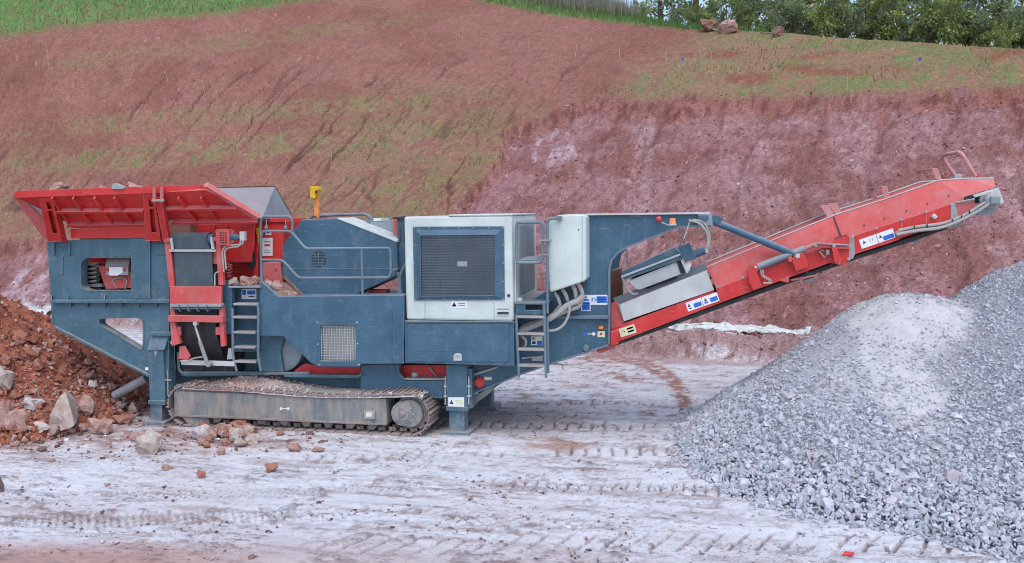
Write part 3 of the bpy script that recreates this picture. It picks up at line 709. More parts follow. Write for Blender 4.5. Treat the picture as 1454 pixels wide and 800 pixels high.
# ---- rear chassis: blue side plate with two cut-outs
YC = 0.12
win1 = rnd(rect(113, 365, 201, 414), 14, 5); win2 = rnd([(139, 452), (204, 451), (204, 500), (139, 461)], [7, 9, 9, 7], 5)
mb = MB().plate([(66, 342), (240, 337), (240, 545), (214, 536), (77, 466), (72, 428)], YC, 0.05, [win1, win2])
chassis = part('chassis_plate', 'blue_paint_dusty', mb, bevel=0.008)
for w_ in (win1, win2):                                      # rims welded into the cut-outs
    ring = [P(a, b, YC - 0.012) for a, b in w_]; cen = sum(ring, Vector()) / len(ring)
    rim = MB(); k = len(ring); V = []
    for p in ring:
        d = (p - cen).normalized() * 0.022; V += [p, p - d, p + Vector((0, 0.16, 0)), p - d + Vector((0, 0.16, 0))]
    F = []
    for i in range(k):
        a = 4 * i; b = 4 * ((i + 1) % k); F += [(a, b, b + 1, a + 1), (a + 1, b + 1, b + 3, a + 3), (a + 2, a + 3, b + 3, b + 2), (a, a + 2, b + 2, b)]
    rim.add(V, F); part('window_rim', 'blue_paint_dusty', rim, chassis, 0)
mb = MB().plate([(71, 426.5), (240, 426), (240, 430.5), (71, 430.5)], YC - 0.09, 0.088); part('ledge', 'blue_paint_dusty', mb, chassis)
mb = MB().plate(rect(186, 340, 213, 425), YC - 0.035, 0.034); part('stiffener', 'blue_paint_dusty', mb, chassis)
for x in (73, 96, 148): part('gusset', 'blue_paint_dusty', MB().slab([P(x, 418, YC), P(x, 426, YC), P(x, 426, YC - 0.07)], (0.012, 0, 0)), chassis, 0)
for x in (100, 124, 149, 173, 197, 222): part('gusset', 'blue_paint_dusty', MB().slab([P(x, 438, YC), P(x, 431, YC), P(x, 431, YC - 0.07)], (0.012, 0, 0)), chassis, 0)
part('stiffener', 'blue_paint_dusty', MB().plate(rnd(rect(85, 364, 89, 390), 1.8), YC - 0.02, 0.019), chassis)
part('stiffener', 'blue_paint_dusty', MB().plate(rect(74, 345, 77, 363), YC - 0.03, 0.029), chassis)
part('stiffener', 'blue_paint_dusty', MB().plate(rect(97, 345, 99, 363), YC - 0.03, 0.029), chassis)
part('cover_plate', 'blue_paint_dusty', MB().plate(rect(220, 346, 236, 362), YC - 0.02, 0.019), chassis)
part('edge_flange', 'blue_paint_dusty', MB().plate([(76, 463), (213, 533.5), (213, 537), (75.5, 466.5)], YC - 0.05, 0.14), chassis)
label_plate('sticker', rect(206, 522, 211, 526), YC, chassis)
far_ch = copy_tree(chassis, (0, 2.42, 0), CR)
part('rear_beam', 'blue_paint_dusty', MB().box(P(72, 430, .2).x, P(72, 430, .2).x + 0.10, 0.2, 2.5, P(72, 460, .2).z, P(72, 345, .2).z))
# feeder seen through the cut-out
xa, xb = P(100, 400, .7).x, P(250, 400, .7).x
part('feeder_pan', 'red_paint', MB().box(xa, xb, 0.75, 2.0, P(150, 372, .75).z, P(150, 345, .75).z))
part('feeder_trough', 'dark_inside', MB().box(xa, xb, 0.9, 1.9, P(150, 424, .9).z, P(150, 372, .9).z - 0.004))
part('feeder_rail', 'red_paint', MB().boxp(104, 373, 216, 376, 0.60, 0.75), bevel=0.004)
hel = [P(133.5, 404 - 30 * i / 60, 0.52) + Vector((0.085 * math.cos(i * 2 * math.pi / 12), 0.085 * math.sin(i * 2 * math.pi / 12), 0)) for i in range(61)]
part('feeder_spring', 'grey_steel', MB().tube(hel, 0.019, 7), bevel=0)
part('spring_seat', 'grey_steel', MB().boxp(123, 404, 144, 408, 0.42, 0.62), bevel=0.003)
part('spring_seat', 'dark_inside', MB().boxp(125, 409, 143, 417, 0.44, 0.60), bevel=0.003)
vib = part('vibrator_motor', 'red_paint_dusty', MB().plate([(139, 378), (196, 378), (190, 409), (150, 411)], 0.40, 0.30))
part('motor_cover', 'grey_steel', MB().slab(PT([(152, 366, .42), (185, 366, .42), (182, 379, .30), (149, 379, .30)]), (0, 0.03, 0)), vib)
part('motor_cover_face', 'grey_steel', MB().plate(rect(150, 379.5, 182, 391), 0.30, 0.02), vib)
label_plate('sticker', [(155, 379.5), (174, 379.5), (174, 387), (167, 391.5), (155, 391.5)], 0.298, vib)
part('drive_belt_guard', 'grey_steel', MB().tube(bend(PT([(166, 410), (159, 397), (176, 394), (181, 400), (178, 411)], 0.38), 0.05), 0.012, 6), vib, 0)
part('hose', 'hose', MB().tube(bend(PT([(183, 386, .4), (190, 396, .36), (198, 409, .4)]), 0.1), 0.016, 7), vib, 0)
for x in (152.5, 177): bolt(x, 383, 0.30, vib, 0.03, 'red_paint', 0.02)

# ---- hopper
hz0 = P(150, 317, 0.0).z; hz1 = P(150, 278, -0.42).z
HN = np.array([0, hz1 - hz0, 0.42]); HP0 = np.array([0, 0, hz0])          # plane of the flared near wall
def HPt(px, py): return onplane(px, py, HP0, HN)
hn = Vector((0, -(hz1 - hz0), -0.42)).normalized()                         # outward
hop = part('hopper_wall', 'red_paint', MB().slab([HPt(24, 281), HPt(221, 274), HPt(292, 270), HPt(367, 309.5), HPt(96, 317)], -hn * 0.03))
part('rim', 'red_paint', MB().slab(PT([(18, 275), (23, 271.3), (293, 262), (295, 270), (221, 274.5), (22, 281.5)], -0.45), (0, 0.10, 0)), hop)
part('rim_flange', 'red_paint_dusty', MB().slab([HPt(290, 262) + hn * 0.05, HPt(295, 262) + hn * 0.05, HPt(369, 307) + hn * .05, HPt(364, 311) + hn * .05], -hn * 0.09), hop)
for y0, y1, x0, x1 in ((296, 299, 78, 206), (315, 318, 98, 208), (292, 295, 232, 338), (311, 314, 246, 367)):
    part('stiffener', 'red_paint', MB().slab([HPt(x0, y0), HPt(x1, y0 - 1), HPt(x1, y1 - 1), HPt(x0, y1)], hn * 0.085), hop, 0.004)
for xt, xb_, yb in ((75, 100, 316), (105, 132, 316), (135, 161, 315), (163, 191, 315), (254, 281, 312), (286, 311, 311)):
    part('rib', 'red_paint', MB().slab([HPt(xt, 278), HPt(xt + 1.6, 278), HPt(xb_ + 1.6, yb), HPt(xb_, yb)], hn * 0.075), hop, 0.003)
def bracket(x0, x1, xb0, xb1, yt, yb):
    """boxed post carrying the flared wall, with a slot in its face"""
    f = PT([(x0, yt, -.43), (x1, yt - .5, -.43), (xb1, yb, -.04), (xb0, yb, -.04)])
    def q(u, v): return f[0].lerp(f[1], u).lerp(f[3].lerp(f[2], u), v)
    o = part('hopper_bracket', 'red_paint', MB().slab([[q(0, 0), q(1, 0), q(1, 1), q(0, 1)], [q(.42, .10), q(.80, .10), q(.80, .26), q(.42, .26)], [q(.42, .31), q(.80, .31), q(.80, .82), q(.42, .82)]], (0, 0.03, 0)), hop)
    for e in (0, 1): MB().slab([q(e, 0), q(e, 1), q(e, 1) + Vector((0, 0.12, 0)), q(e, .06) + Vector((0, 0.12, 0))], (0.012 if e == 0 else -0.012, 0, 0)).build('side_plate', 'red_paint', o, 0)
    MB().slab([q(0, 1), q(1, 1), q(1, 1) + Vector((0, .16, 0)), q(0, 1) + Vector((0, .16, 0))], (0, 0, -0.015)).build('base_plate', 'red_paint', o, 0)
    MB().slab([q(.1, .05) + Vector((0, .10, 0)), q(.95, .05) + Vector((0, .10, 0)), q(.95, .97) + Vector((0, .10, 0)), q(.1, .97) + Vector((0, .10, 0))], (0, .02, 0)).build('back_plate', 'red_paint', o, 0)
    return o
bracket(55, 74, 68, 88, 281, 342)
bracket(203, 219, 206, 228, 277, 341)
post = part('hopper_prop', 'red_paint', MB().slab(PT([(220, 281, -.46), (229, 280, -.46), (239, 338, -.10), (231, 342, -.10)]), (0, 0.07, 0)), hop)
for x in (218.5, 229): part('lug', 'red_paint_dusty', MB().plate(rnd(rect(x - 2, 265.5, x + 2, 288), 1.9), -0.50, 0.03), post, 0.003)
part('pin', 'grey_steel', MB().tube(PT([(216, 285), (233, 285)], -0.49), 0.018, 8), post, 0)
part('lower_wall', 'red_paint', MB().plate([(100, 325), (208, 323), (208, 337.5), (100, 339)], 0.08, 0.03), hop)
part('wall_seam', 'rust', MB().plate([(100, 318.5), (208, 317), (208, 322), (100, 324)], 0.10, 0.03), hop)
part('lower_wall', 'red_paint', MB().plate([(247, 319.5), (362, 317.5), (360, 352), (355, 372), (247, 372)], 0.45, 0.03), hop)
part('wall_seam', 'rust', MB().plate([(245, 314.5), (368, 312), (368, 317), (245, 319)], 0.30, 0.03), hop)
for x in (304, 322): part('rib', 'red_paint', MB().plate(rect(x - 1, 319, x + 1, 331), 0.41, 0.04), hop, 0)
# rear, far and cross walls
bl = HPt(78, 317); tl = HPt(26, 281); wy = 2.66
part('hopper_rear_wall', 'worn_steel', MB().slab([tl, bl, Vector((bl.x, wy - bl.y, bl.z)), Vector((tl.x, wy - tl.y, tl.z))], (0.03, 0, 0)))
fl_ = [HPt(24, 281), HPt(205, 274), HPt(255, 312), HPt(96, 317)]
part('hopper_far_wall', 'worn_steel', MB().slab([Vector((p.x, wy - p.y, p.z)) for p in fl_], (0, 0.03, 0)))
part('hopper_end_flap', 'red_paint_dusty', MB().slab(PT([(17.5, 277, -.44), (22, 275, -.44), (62, 311, -.15), (67, 341, -.02), (61, 338, -.02)]), (0, .05, 0)), hop)
part('chute_plate', 'worn_steel', MB().slab([P(306, 267, 0.15), P(390, 265.2, 1.7), P(413, 304, 2.0), P(414, 311, 2.0), P(372, 311, 0.15)], (-0.03, 0, 0)))
part('chute_edge', 'rust', MB().tube([P(306, 266, 0.15), P(390, 264.5, 1.7), P(413.5, 304, 2.0)], 0.012, 6), bevel=0)
part('clamp', 'grey_steel', MB().plate([(158, 266), (160, 261), (164, 260.5), (176, 266), (175, 269), (159, 269)], -0.48, 0.08), hop)

# ---- jaw housing
jaw = part('jaw_housing', 'red_paint', MB().boxp(250, 314, 402, 398, 0.75, 1.95))
part('housing_rim', 'red_paint', MB().boxp(362, 310, 430, 316, 0.62, 0.75), jaw)
part('side_flange', 'red_paint', MB().plate([(360, 318), (366, 318), (366, 398), (360, 398)], 0.60, 0.15), jaw)
part('side_plate', 'red_paint', MB().plate([(366, 317), (403, 316), (401, 371), (371, 371), (366, 366)], 0.66, 0.06), jaw)
part('cheek_box', 'red_paint_dusty', MB().plate([(373, 373), (398, 373), (402, 402), (374, 402)], 0.40, 0.25), jaw)
part('cheek_lip', 'red_paint_dusty', MB().plate([(320, 351), (357, 351), (358, 373), (318, 373)], 0.55, 0.12), jaw)
part('cheek_lip', 'rust', MB().plate([(323, 366), (333, 365), (336, 372), (323, 373)], 0.52, 0.02), jaw)
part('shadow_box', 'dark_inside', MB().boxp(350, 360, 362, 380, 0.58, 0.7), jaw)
sp = [P(325.5, 396 - 22 * i / 48, 0.34) + Vector((0.04 * math.cos(i * math.pi / 5), 0.04 * math.sin(i * math.pi / 5), 0)) for i in range(49)]
part('tension_spring', 'red_paint_dusty', MB().tube(sp, 0.014, 6), jaw, 0)
label_plate('sticker', rect(372.5, 338, 387, 363.5), 0.655, jaw, [('label_black', rect(375, 343, 384.5, 344)), ('label_black', rect(375, 355, 384.5, 355.8)), ('label_black', rect(375, 358, 384.5, 358.8)), ('lamp_red', rect(375.5, 347, 384, 350))])
label_plate('sticker', rect(377, 326.5, 385, 334), 0.655, jaw, [('label_black', rect(378.5, 328.5, 383.5, 331.5))])
part('lever', 'lamp_yellow', MB().plate(rnd([(363, 324), (369, 323), (370, 332), (364, 333)], 1.5), 0.56, 0.04), jaw)
part('lever', 'lamp_yellow', MB().tube(PT([(366, 332), (367, 346)], 0.56), 0.012, 6), jaw, 0)
bolt(391.5, 383, 0.39, jaw, 0.02, 'rust')

# ---- side conveyor folded at the rear
YS = -0.06
sc_ = part('side_conveyor', 'red_paint_dusty', MB().plate([(233, 340), (241, 340), (247.5, 408), (240.5, 408)], YS, 0.07))
part('frame_rail', 'red_paint_dusty', MB().plate([(305.5, 327), (312.5, 327), (317, 405), (310, 405)], YS, 0.07), sc_)
part('shaft_block', 'red_paint_dusty', MB().plate(rect(232, 338, 242, 344), YS - 0.04, 0.09), sc_)
part('shaft_block', 'red_paint_dusty', MB().plate(rect(299, 337, 310, 342.5), YS - 0.03, 0.08), sc_)
pr = 0.125; c0 = P(243, 342, 0.06); c1 = P(299, 342, 0.06)
part('head_drum', 'belt_rubber', MB().lathe(c0, c1 - c0, [(0, pr * .9), (0.02, pr), ((c1 - c0).length - .02, pr), ((c1 - c0).length, pr * .9)], 28), sc_, 0)
part('drum_end', 'blue_paint', MB().lathe(c1, c1 - c0, [(0.005, .105), (0.07, .10), (.075, .06)], 20), sc_, 0)
cur = [(Vector((0, -0.128, 0)))]
bt = MB(); prof = [P(246, 342, 0.06) + Vector((0, -0.128 * math.cos(a), 0.128 * math.sin(a))) for a in [math.pi * .9 * (1 - i / 8) for i in range(9)]]
prof += PT([(247, 356, -0.065), (248.5, 380, -0.045), (250, 407, -0.03)])
wdt = P(299, 370, 0).x - P(246, 370, 0).x
V = []
for i, p in enumerate(prof): V += [p, p + Vector((wdt, 0, 0)), p + Vector((0, 0.012, 0)), p + Vector((wdt, 0.012, 0))]
F = []
for i in range(len(prof) - 1):
    a = 4 * i; b = a + 4; F += [(a, a + 1, b + 1, b), (a + 2, b + 2, b + 3, a + 3), (a, b, b + 2, a + 2), (a + 1, a + 3, b + 3, b + 1)]
bt.add(V, F, True); part('belt', 'belt_rubber', bt, sc_, 0)
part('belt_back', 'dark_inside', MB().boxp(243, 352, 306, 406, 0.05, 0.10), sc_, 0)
part('scraper_bar', 'pale_steel', MB().plate([(240, 354.5), (306, 354.5), (306, 357.8), (240, 357.8)], YS - 0.03, 0.03), sc_, 0.003)
part('scraper_arm', 'pale_steel', MB().plate([(241, 338), (244, 338), (246, 355), (243, 355)], YS - 0.05, 0.03), sc_, 0.003)
part('scraper_arm', 'pale_steel', MB().plate([(298, 337), (301, 337), (304, 354), (300, 354)], YS - 0.05, 0.03), sc_, 0.003)
part('infill_plate', 'red_paint_dusty', MB().plate(rect(299, 358, 309, 375), YS + 0.06, 0.02), sc_)
gd = part('motor_guard', 'red_paint_dusty', MB().boxp(307, 326, 325, 348, -0.16, -0.02), sc_)
for i in range(5):
    for j in range(3): part('slot', 'dark_inside', MB().plate(rect(312 + j * 3.7, 330 + i * 3.4, 314.4 + j * 3.7, 331.9 + i * 3.4), -0.164, 0.003), gd, 0)
part('guard_bracket', 'red_paint_dusty', MB().plate([(325, 328), (331, 327.5), (332, 345), (325, 348)], -0.10, 0.05), gd)
part('drive_motor', 'blue_paint', MB().lathe(P(327, 337, -.08), (1, 0, 0), [(0, .03), (0.02, .05), (.12, .05), (.13, .035), (.18, .03)], 14), gd, 0)
part('valve', 'pale_steel', MB().boxp(340, 329, 347, 342, -0.12, -0.05), gd)
for dx in (0, 3.2): part('hose', 'hose', MB().tube(bend(PT([(345 - dx, 340), (345 - dx * 1.3, 347 + dx), (320 + dx, 349 + dx), (315.5 + dx, 357), (318 + dx, 386 - dx)], -0.11), 0.10), 0.013, 7), gd, 0)
part('hose', 'hose', MB().tube(bend(PT([(311, 386), (305, 388), (305, 406)], -0.10), 0.05), 0.012, 6), gd, 0)
part('front_panel', 'red_paint_dusty', MB().plate([(240.5, 407), (314, 406.5), (314, 431), (241, 432)], YS - 0.02, 0.05), sc_)
part('clamp_bar', 'grey_steel', MB().plate([(240.5, 432), (314, 431.5), (314, 436), (241, 436.5)], YS - 0.06, 0.10), sc_)
part('clamp_rod', 'blue_paint_dusty', MB().tube(PT([(244, 438.5), (313, 438)], YS - 0.03), 0.016, 8), sc_, 0)
for x in (256, 269, 282, 295.5):
    c = P(x, 437, YS - 0.03); part('clamp_ring', 'blue_paint_dusty', MB().tube([c + Vector((0, .05 * math.cos(a), .06 * math.sin(a))) for a in [i * math.pi / 5 for i in range(10)]], 0.012, 6, True), sc_, 0)
part('frame_rail', 'red_paint_dusty', MB().plate([(240.5, 436), (247, 436), (249, 458), (243, 458)], YS, .08), sc_)
part('frame_rail', 'red_paint_dusty', MB().plate([(310, 436), (316, 436), (318, 458), (312, 458)], YS, .08), sc_)
part('cross_bar', 'red_paint_dusty', MB().boxp(238.5, 448.5, 315.5, 457.8, YS - 0.07, YS + 0.02), sc_)
part('frame_leg', 'red_paint_dusty', MB().plate([(241.5, 458), (248, 458), (256, 488), (243.5, 492)], YS, .07), sc_)
part('frame_leg', 'red_paint_dusty', MB().plate([(311.5, 458), (317, 458), (319.5, 492), (313.5, 492.5)], YS, .07), sc_)
part('bracket', 'red_paint_dusty', MB().plate(rect(306, 465, 312, 476), YS + .02, .05), sc_)
part('bracket', 'red_paint_dusty', MB().plate(rect(251, 464, 256, 477), YS + .02, .05), sc_)
part('belt_upper', 'black_rubber', MB().boxp(252, 438, 308, 449, 0.03, .06), sc_, 0)
lo = MB(); pl_ = [(253, 306, 458, .02), (255, 307, 470, .03), (257, 309, 480, .05), (260, 312, 490, .09), (264, 315, 500, .16), (270, 318, 508, .26), (276, 321, 514, .40)]
V = []
for (a, b, y, Y) in pl_: V += [P(a, y, Y), P(b, y, Y), P(a, y, Y) + Vector((0, .015, .004)), P(b, y, Y) + Vector((0, .015, .004))]
F = []
for i in range(len(pl_) - 1):
    a = 4 * i; b = a + 4; F += [(a, a + 1, b + 1, b), (a + 2, b + 2, b + 3, a + 3), (a, b, b + 2, a + 2), (a + 1, a + 3, b + 3, b + 1)]
lo.add(V, F, True); part('belt_lower', 'black_rubber', lo, sc_, 0)
part('folding_cylinder', 'grey_steel', MB().tube(PT([(283.5, 484, -.10), (294.5, 517, -.06)]), 0.032, 12), sc_, 0)
part('cylinder_rod', 'pale_steel', MB().tube(PT([(276.5, 461, -.10), (284, 485, -.10)]), 0.018, 10), sc_, 0)
part('cylinder_eye', 'pale_steel', MB().lathe(P(276.5, 460, -.14), (0, 1, 0), [(0, .035), (.07, .035)], 14), sc_, 0)
part('cylinder_eye', 'grey_steel', MB().lathe(P(295, 518, -.12), (0, 1, 0), [(0, .04), (.1, .04)], 14), sc_, 0)
part('lower_bar', 'pale_steel', MB().boxp(257, 513, 332, 519.5, -0.02, .05), sc_)
part('hose', 'hose', MB().tube(bend(PT([(288, 507), (274, 509), (266, 514), (256, 513)], -.05), .1), .013, 6), sc_, 0)
part('pivot_plate', 'red_paint_dusty', MB().plate([(255, 492), (262, 492), (270, 506), (266, 512), (253, 510)], .0, .03), sc_)
part('pivot_plate', 'grey_steel', MB().plate([(324, 495), (328, 495), (330, 510), (322, 511)], .0, .03), sc_)

# ---- main lower frame
xl, xr = P(245, 540, .62).x, P(668, 540, .62).x
mf = part('main_frame', 'blue_paint_dusty', MB().box(xl, xr, 0.62, 2.08, P(450, 552, .62).z, P(450, 533, .62).z))
part('frame_web', 'blue_paint_dusty', MB().box(xl + .2, xr, 0.80, 1.9, P(450, 533, .8).z + .002, P(450, 420, .8).z), mf)
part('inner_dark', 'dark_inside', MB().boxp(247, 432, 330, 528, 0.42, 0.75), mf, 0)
part('cross_tube', 'rail_paint', MB().tube(bend(PT([(253, 500), (254, 526), (262, 533), (440, 530)], 0.35), .1), .026, 8), mf, 0)
part('lower_rail', 'blue_paint_dusty', MB().plate([(256, 529), (372, 529), (372, 533), (258, 534)], 0.30, 0.10), mf)
part('red_beam', 'red_paint', MB().plate([(418, 526), (432, 517), (448, 519), (512, 521), (512, 533), (418, 533)], 0.45, 0.12), mf)
part('red_beam', 'red_paint', MB().plate(rect(567, 519, 634, 537.5), 0.50, 0.08), mf)
part('lower_flange', 'blue_paint_dusty', MB().plate([(402, 532.5), (508, 533), (513, 528), (514, 534), (508, 537), (404, 536)], 0.30, 0.2), mf)
part('lower_flange', 'grey_steel', MB().plate([(573, 537), (632, 537.5), (632, 540), (573, 540)], 0.34, 0.16), mf)
part('side_web', 'blue_paint', MB().plate([(512, 518), (568, 518), (566, 528), (574, 541), (632, 541), (632, 566), (512, 566)], 0.34, 0.10), mf)
part('edge_strip', 'blue_paint_dusty', MB().tube(bend(PT([(565, 519), (566, 531), (574, 539)], 0.33), .06), .016, 6), mf, 0)
part('pivot_cap', 'pale_steel', MB().lathe(P(588, 533, .46), (0, 1, 0), [(0, .04), (.03, .055), (.06, .055)], 14), mf, 0)
part('brace', 'grey_steel', MB().tube(PT([(609, 521), (622, 537)], .48), .012, 6), mf, 0)
part('flywheel_guard', 'worn_steel', MB().lathe(P(396, 494, .40), (0, 1, 0), [(0, .36), (.02, .40), (.35, .40)], 28), mf, 0)
part('guard_skirt', 'blue_paint_dusty', MB().plate([(369, 476), (404, 476), (398, 500), (402, 528), (368, 528)], 0.33, 0.05), mf)
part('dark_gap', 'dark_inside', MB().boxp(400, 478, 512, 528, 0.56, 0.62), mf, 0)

# ---- ladder post and rear ladder
part('ladder_post', 'blue_paint', MB().plate([(315.5, 399), (329, 397), (330, 474), (317, 476)], 0.08, 0.10))
def ladder(rails, rungs, Y, w0, w1, name, lab, depth=0.10, slots=True):
    o = part(name, 'rail_paint', MB().tube(bend(PT(rails[0], Y), .08), 0.021, 8), bevel=0); o['label'] = lab
    part('rail', 'rail_paint', MB().tube(bend(PT(rails[1], Y), .08), 0.021, 8), o, 0)
    for (x0, x1, y) in rungs:
        a = P(x0, y, Y); b = P(x1, y, Y); part('rung', 'grey_steel', MB().box(a.x, b.x, Y - 0.02, Y + depth, a.z - 0.035, a.z), o, 0.005)
    return o
ladder([[(329.5, 438), (329.5, 432), (333, 429), (336, 431)][:1] + [(330, 440), (331, 508), (336, 527)], [(366, 431), (367, 440), (366.5, 507), (370.5, 527)]],
       [(332, 366, 430.5), (331, 365, 449), (332, 363, 470.5), (333, 363, 491.5), (333, 364, 512)], 0.02, 0, 0, 'rear_ladder', 'blue steel ladder with worn treads beside the folded side conveyor', 0.16)
rear_back = part('ladder_back', 'blue_paint', MB().plate([(330, 405), (368, 402), (369, 500), (333, 500)], 0.30, 0.04))
label_plate('sticker', rect(343, 410.5, 364, 425), 0.30, rear_back, [('label_blue', rect(351, 413, 362.5, 418.5)), ('label_blue', rect(344, 412, 349, 419)), ('label_black', rect(353, 420.5, 361, 422))])
part('landing', 'worn_steel', MB().slab([P(324, 406.5, .0), P(369, 406.5, .0), P(369, 406.5, .0) + Vector((0, .5, 0)), P(324, 406.5, .0) + Vector((0, .5, 0))], (0, 0, -0.03)))

# ---- big lower side panel
YL = 0.06
gr = rect(454.5, 463, 504.5, 513)
lp = part('side_panel', 'blue_paint', MB().plate([(368, 402), (372, 399.5), (395, 421), (560, 419), (573.5, 419), (573.5, 517), (512.5, 517.3), (510, 521.5), (452, 521), (440, 515), (402, 478), (369, 478)], YL, 0.30, [gr]), bevel=0.012)
mp = MB()
for i in range(14):
    x = 455.5 + i * 3.72; a, b = P(x, 463, YL + .03), P(x, 513, YL + .03); mp.box(a.x - .0042, a.x + .0042, a.y, a.y + .008, b.z, a.z)
for i in range(14):
    y = 464 + i * 3.72; a, b = P(454.5, y, YL + .038), P(504.5, y, YL + .038); mp.box(a.x, b.x, a.y, a.y + .008, a.z - .0042, a.z + .0042)
o = part('mesh_screen', 'pale_steel', mp, lp, 0); tag(o, kind='stuff')
part('screen_back', 'grey_steel', MB().boxp(453, 461, 506, 515, YL + .12, YL + .14), lp, 0)
for q in ((451, 458), (507, 458), (451.5, 489), (508, 488), (453, 518), (510, 518)): bolt(q[0], q[1], YL, lp)
part('fold', 'blue_paint', MB().plate([(558, 419.5), (573.5, 419.5), (573.5, 516.5), (558, 516.5)], YL - 0.02, 0.019), lp, 0.008)
part('trough_lip', 'rust', MB().slab(PT([(401, 394, .30), (404, 393, .30), (431, 420, .30), (427, 421, .30)]), (0, .08, 0)), lp)
part('trough_floor', 'rust', MB().slab([P(372, 404, .08), P(396, 424, .08), P(428, 424, .08) + Vector((0, .3, 0)), P(401, 402, .08) + Vector((0, .3, 0))], (0, 0, -.02)), lp)

# ---- upper hood
YH = 0.34
hd = part('drive_hood', 'blue_paint', MB().plate([(401, 348), (429, 312), (478, 310.3), (563.5, 343), (565, 391), (497, 422), (430, 422), (401, 394)], YH, 0.5), bevel=0.015)
part('hood_edge', 'white_paint', MB().slab(PT([(475, 309.6, YH - .015), (484, 309.3, YH - .015), (564, 340, YH - .015), (564, 344.5, YH - .015)]), (0, .55, 0)), hd)
part('seam', 'rail_paint', MB().plate(rect(402, 381.3, 565, 382.4), YH - 0.006, 0.005), hd, 0)
c = P(453, 367.5, YH); cr_ = 0.125
part('vent_disc', 'dark_inside', MB().lathe(c + Vector((0, -.004, 0)), (0, 1, 0), [(0, cr_), (.003, cr_)], 28), hd, 0)
for i in range(10):
    zz = c.z + cr_ * (-0.88 + 0.195 * i); hw = math.sqrt(max(0.001, cr_ ** 2 - (zz - c.z) ** 2))
    part('louvre', 'blue_paint', MB().box(c.x - hw, c.x + hw, c.y - .014, c.y - .005, zz - .0045, zz + .0045), hd, 0)
for dx in (-.06, 0, .06): part('louvre', 'blue_paint', MB().box(c.x + dx - .005, c.x + dx + .005, c.y - .016, c.y - .005, c.z - .115, c.z + .115), hd, 0)
rl = part('handrail', 'rail_paint', MB().tube(bend(PT([(371.5, 401), (370, 316), (373, 308), (411, 308), (415, 313), (415, 328)], .10), .06), .021, 8), bevel=0)
part('rail', 'rail_paint', MB().tube(bend(PT([(371, 336), (373, 328.5), (413, 328.5), (434, 353.5), (552, 352.5), (554.5, 357), (555, 388), (552, 394.5), (424, 395), (401, 369.5), (371, 369.5)], .10), .06), .020, 8), rl, 0)
part('post', 'rail_paint', MB().tube(PT([(513.5, 353), (515, 421)], .10), .020, 8), rl, 0)
part('stub', 'rail_paint', MB().tube(PT([(555, 386, .10), (565, 382, YH)]), .018, 8), rl, 0)
for x in (378.5, 406): part('chain', 'grey_steel', MB().tube(PT([(x - .5, 309), (x, 326)], .12), .008, 6), rl, 0); bolt(x, 323, .12, rl, .03, 'worn_steel', .02)
lamp = part('feed_light_post', 'lamp_amber', MB().slab(PT([(446, 306, .8), (447.5, 274, .8), (452.5, 270, .8), (452, 310, .8)]), (0, .05, 0)), hd)
part('feed_light', 'lamp_yellow', MB().plate([(439.5, 265), (451, 264.5), (452, 270), (449, 271), (447, 282), (440, 281)], .72, .14), lamp)
part('feed_light_face', 'dark_inside', MB().plate(rect(447.5, 271, 450.5, 275), .715, .004), lamp, 0)
# engine deck behind the hood
part('deck_rail', 'rail_paint', MB().tube(bend(PT([(440, 314), (443, 307), (518, 304), (526, 309), (527, 318)], 1.3), .06), .024, 8), hd, 0)
part('deck_rail', 'rail_paint', MB().tube(bend(PT([(455, 309), (458, 305), (523, 305), (529, 312)], 1.9), .06), .022, 8), hd, 0)
part('engine_deck', 'blue_paint', MB().boxp(484, 314, 566, 345, 0.95, 1.9), hd)
part('deck_box', 'worn_steel', MB().boxp(523, 315, 558, 340, .80, 1.2), hd)
part('deck_box_lid', 'white_paint', MB().boxp(530, 310, 541, 314.5, .82, 1.2), hd)
part('deck_post', 'rail_paint', MB().tube(PT([(522.5, 314), (523, 326)], .78), .02, 6), hd, 0)
part('deck_panel', 'red_paint_dusty', MB().boxp(557.5, 312, 564, 337, .60, .7), hd)
vp = part('vent_panel', 'blue_paint', MB().plate([(563.5, 309), (577, 308), (577.5, 452), (566, 452)], 0.42, 0.30))
for i in range(8):
    for j in range(2): part('louvre', 'dark_inside', MB().plate([(567 + j * 4.8, 322 + i * 3.2 - 1 * j), (570.6 + j * 4.8, 319.8 + i * 3.2 - 1 * j), (570.6 + j * 4.8, 321.4 + i * 3.2 - 1 * j), (567 + j * 4.8, 323.6 + i * 3.2 - 1 * j)], .414, .005), vp, 0)
part('cap', 'dark_inside', MB().plate([(556, 309), (575, 307), (576, 310), (559, 312)], .36, .2), vp)
part('hose', 'rail_paint', MB().tube(bend(PT([(565, 387, .3), (569, 402, .3), (566, 420, .3)]), .1), .025, 8), vp, 0)
part('hose', 'rail_paint', MB().tube(bend(PT([(580, 370, .35), (570, 385, .33), (566, 400, .3), (570, 418, .3)]), .15), .024, 8), vp, 0)
part('mount_block', 'red_paint_dusty', MB().boxp(523, 412, 548, 422, .62, .8), hd)

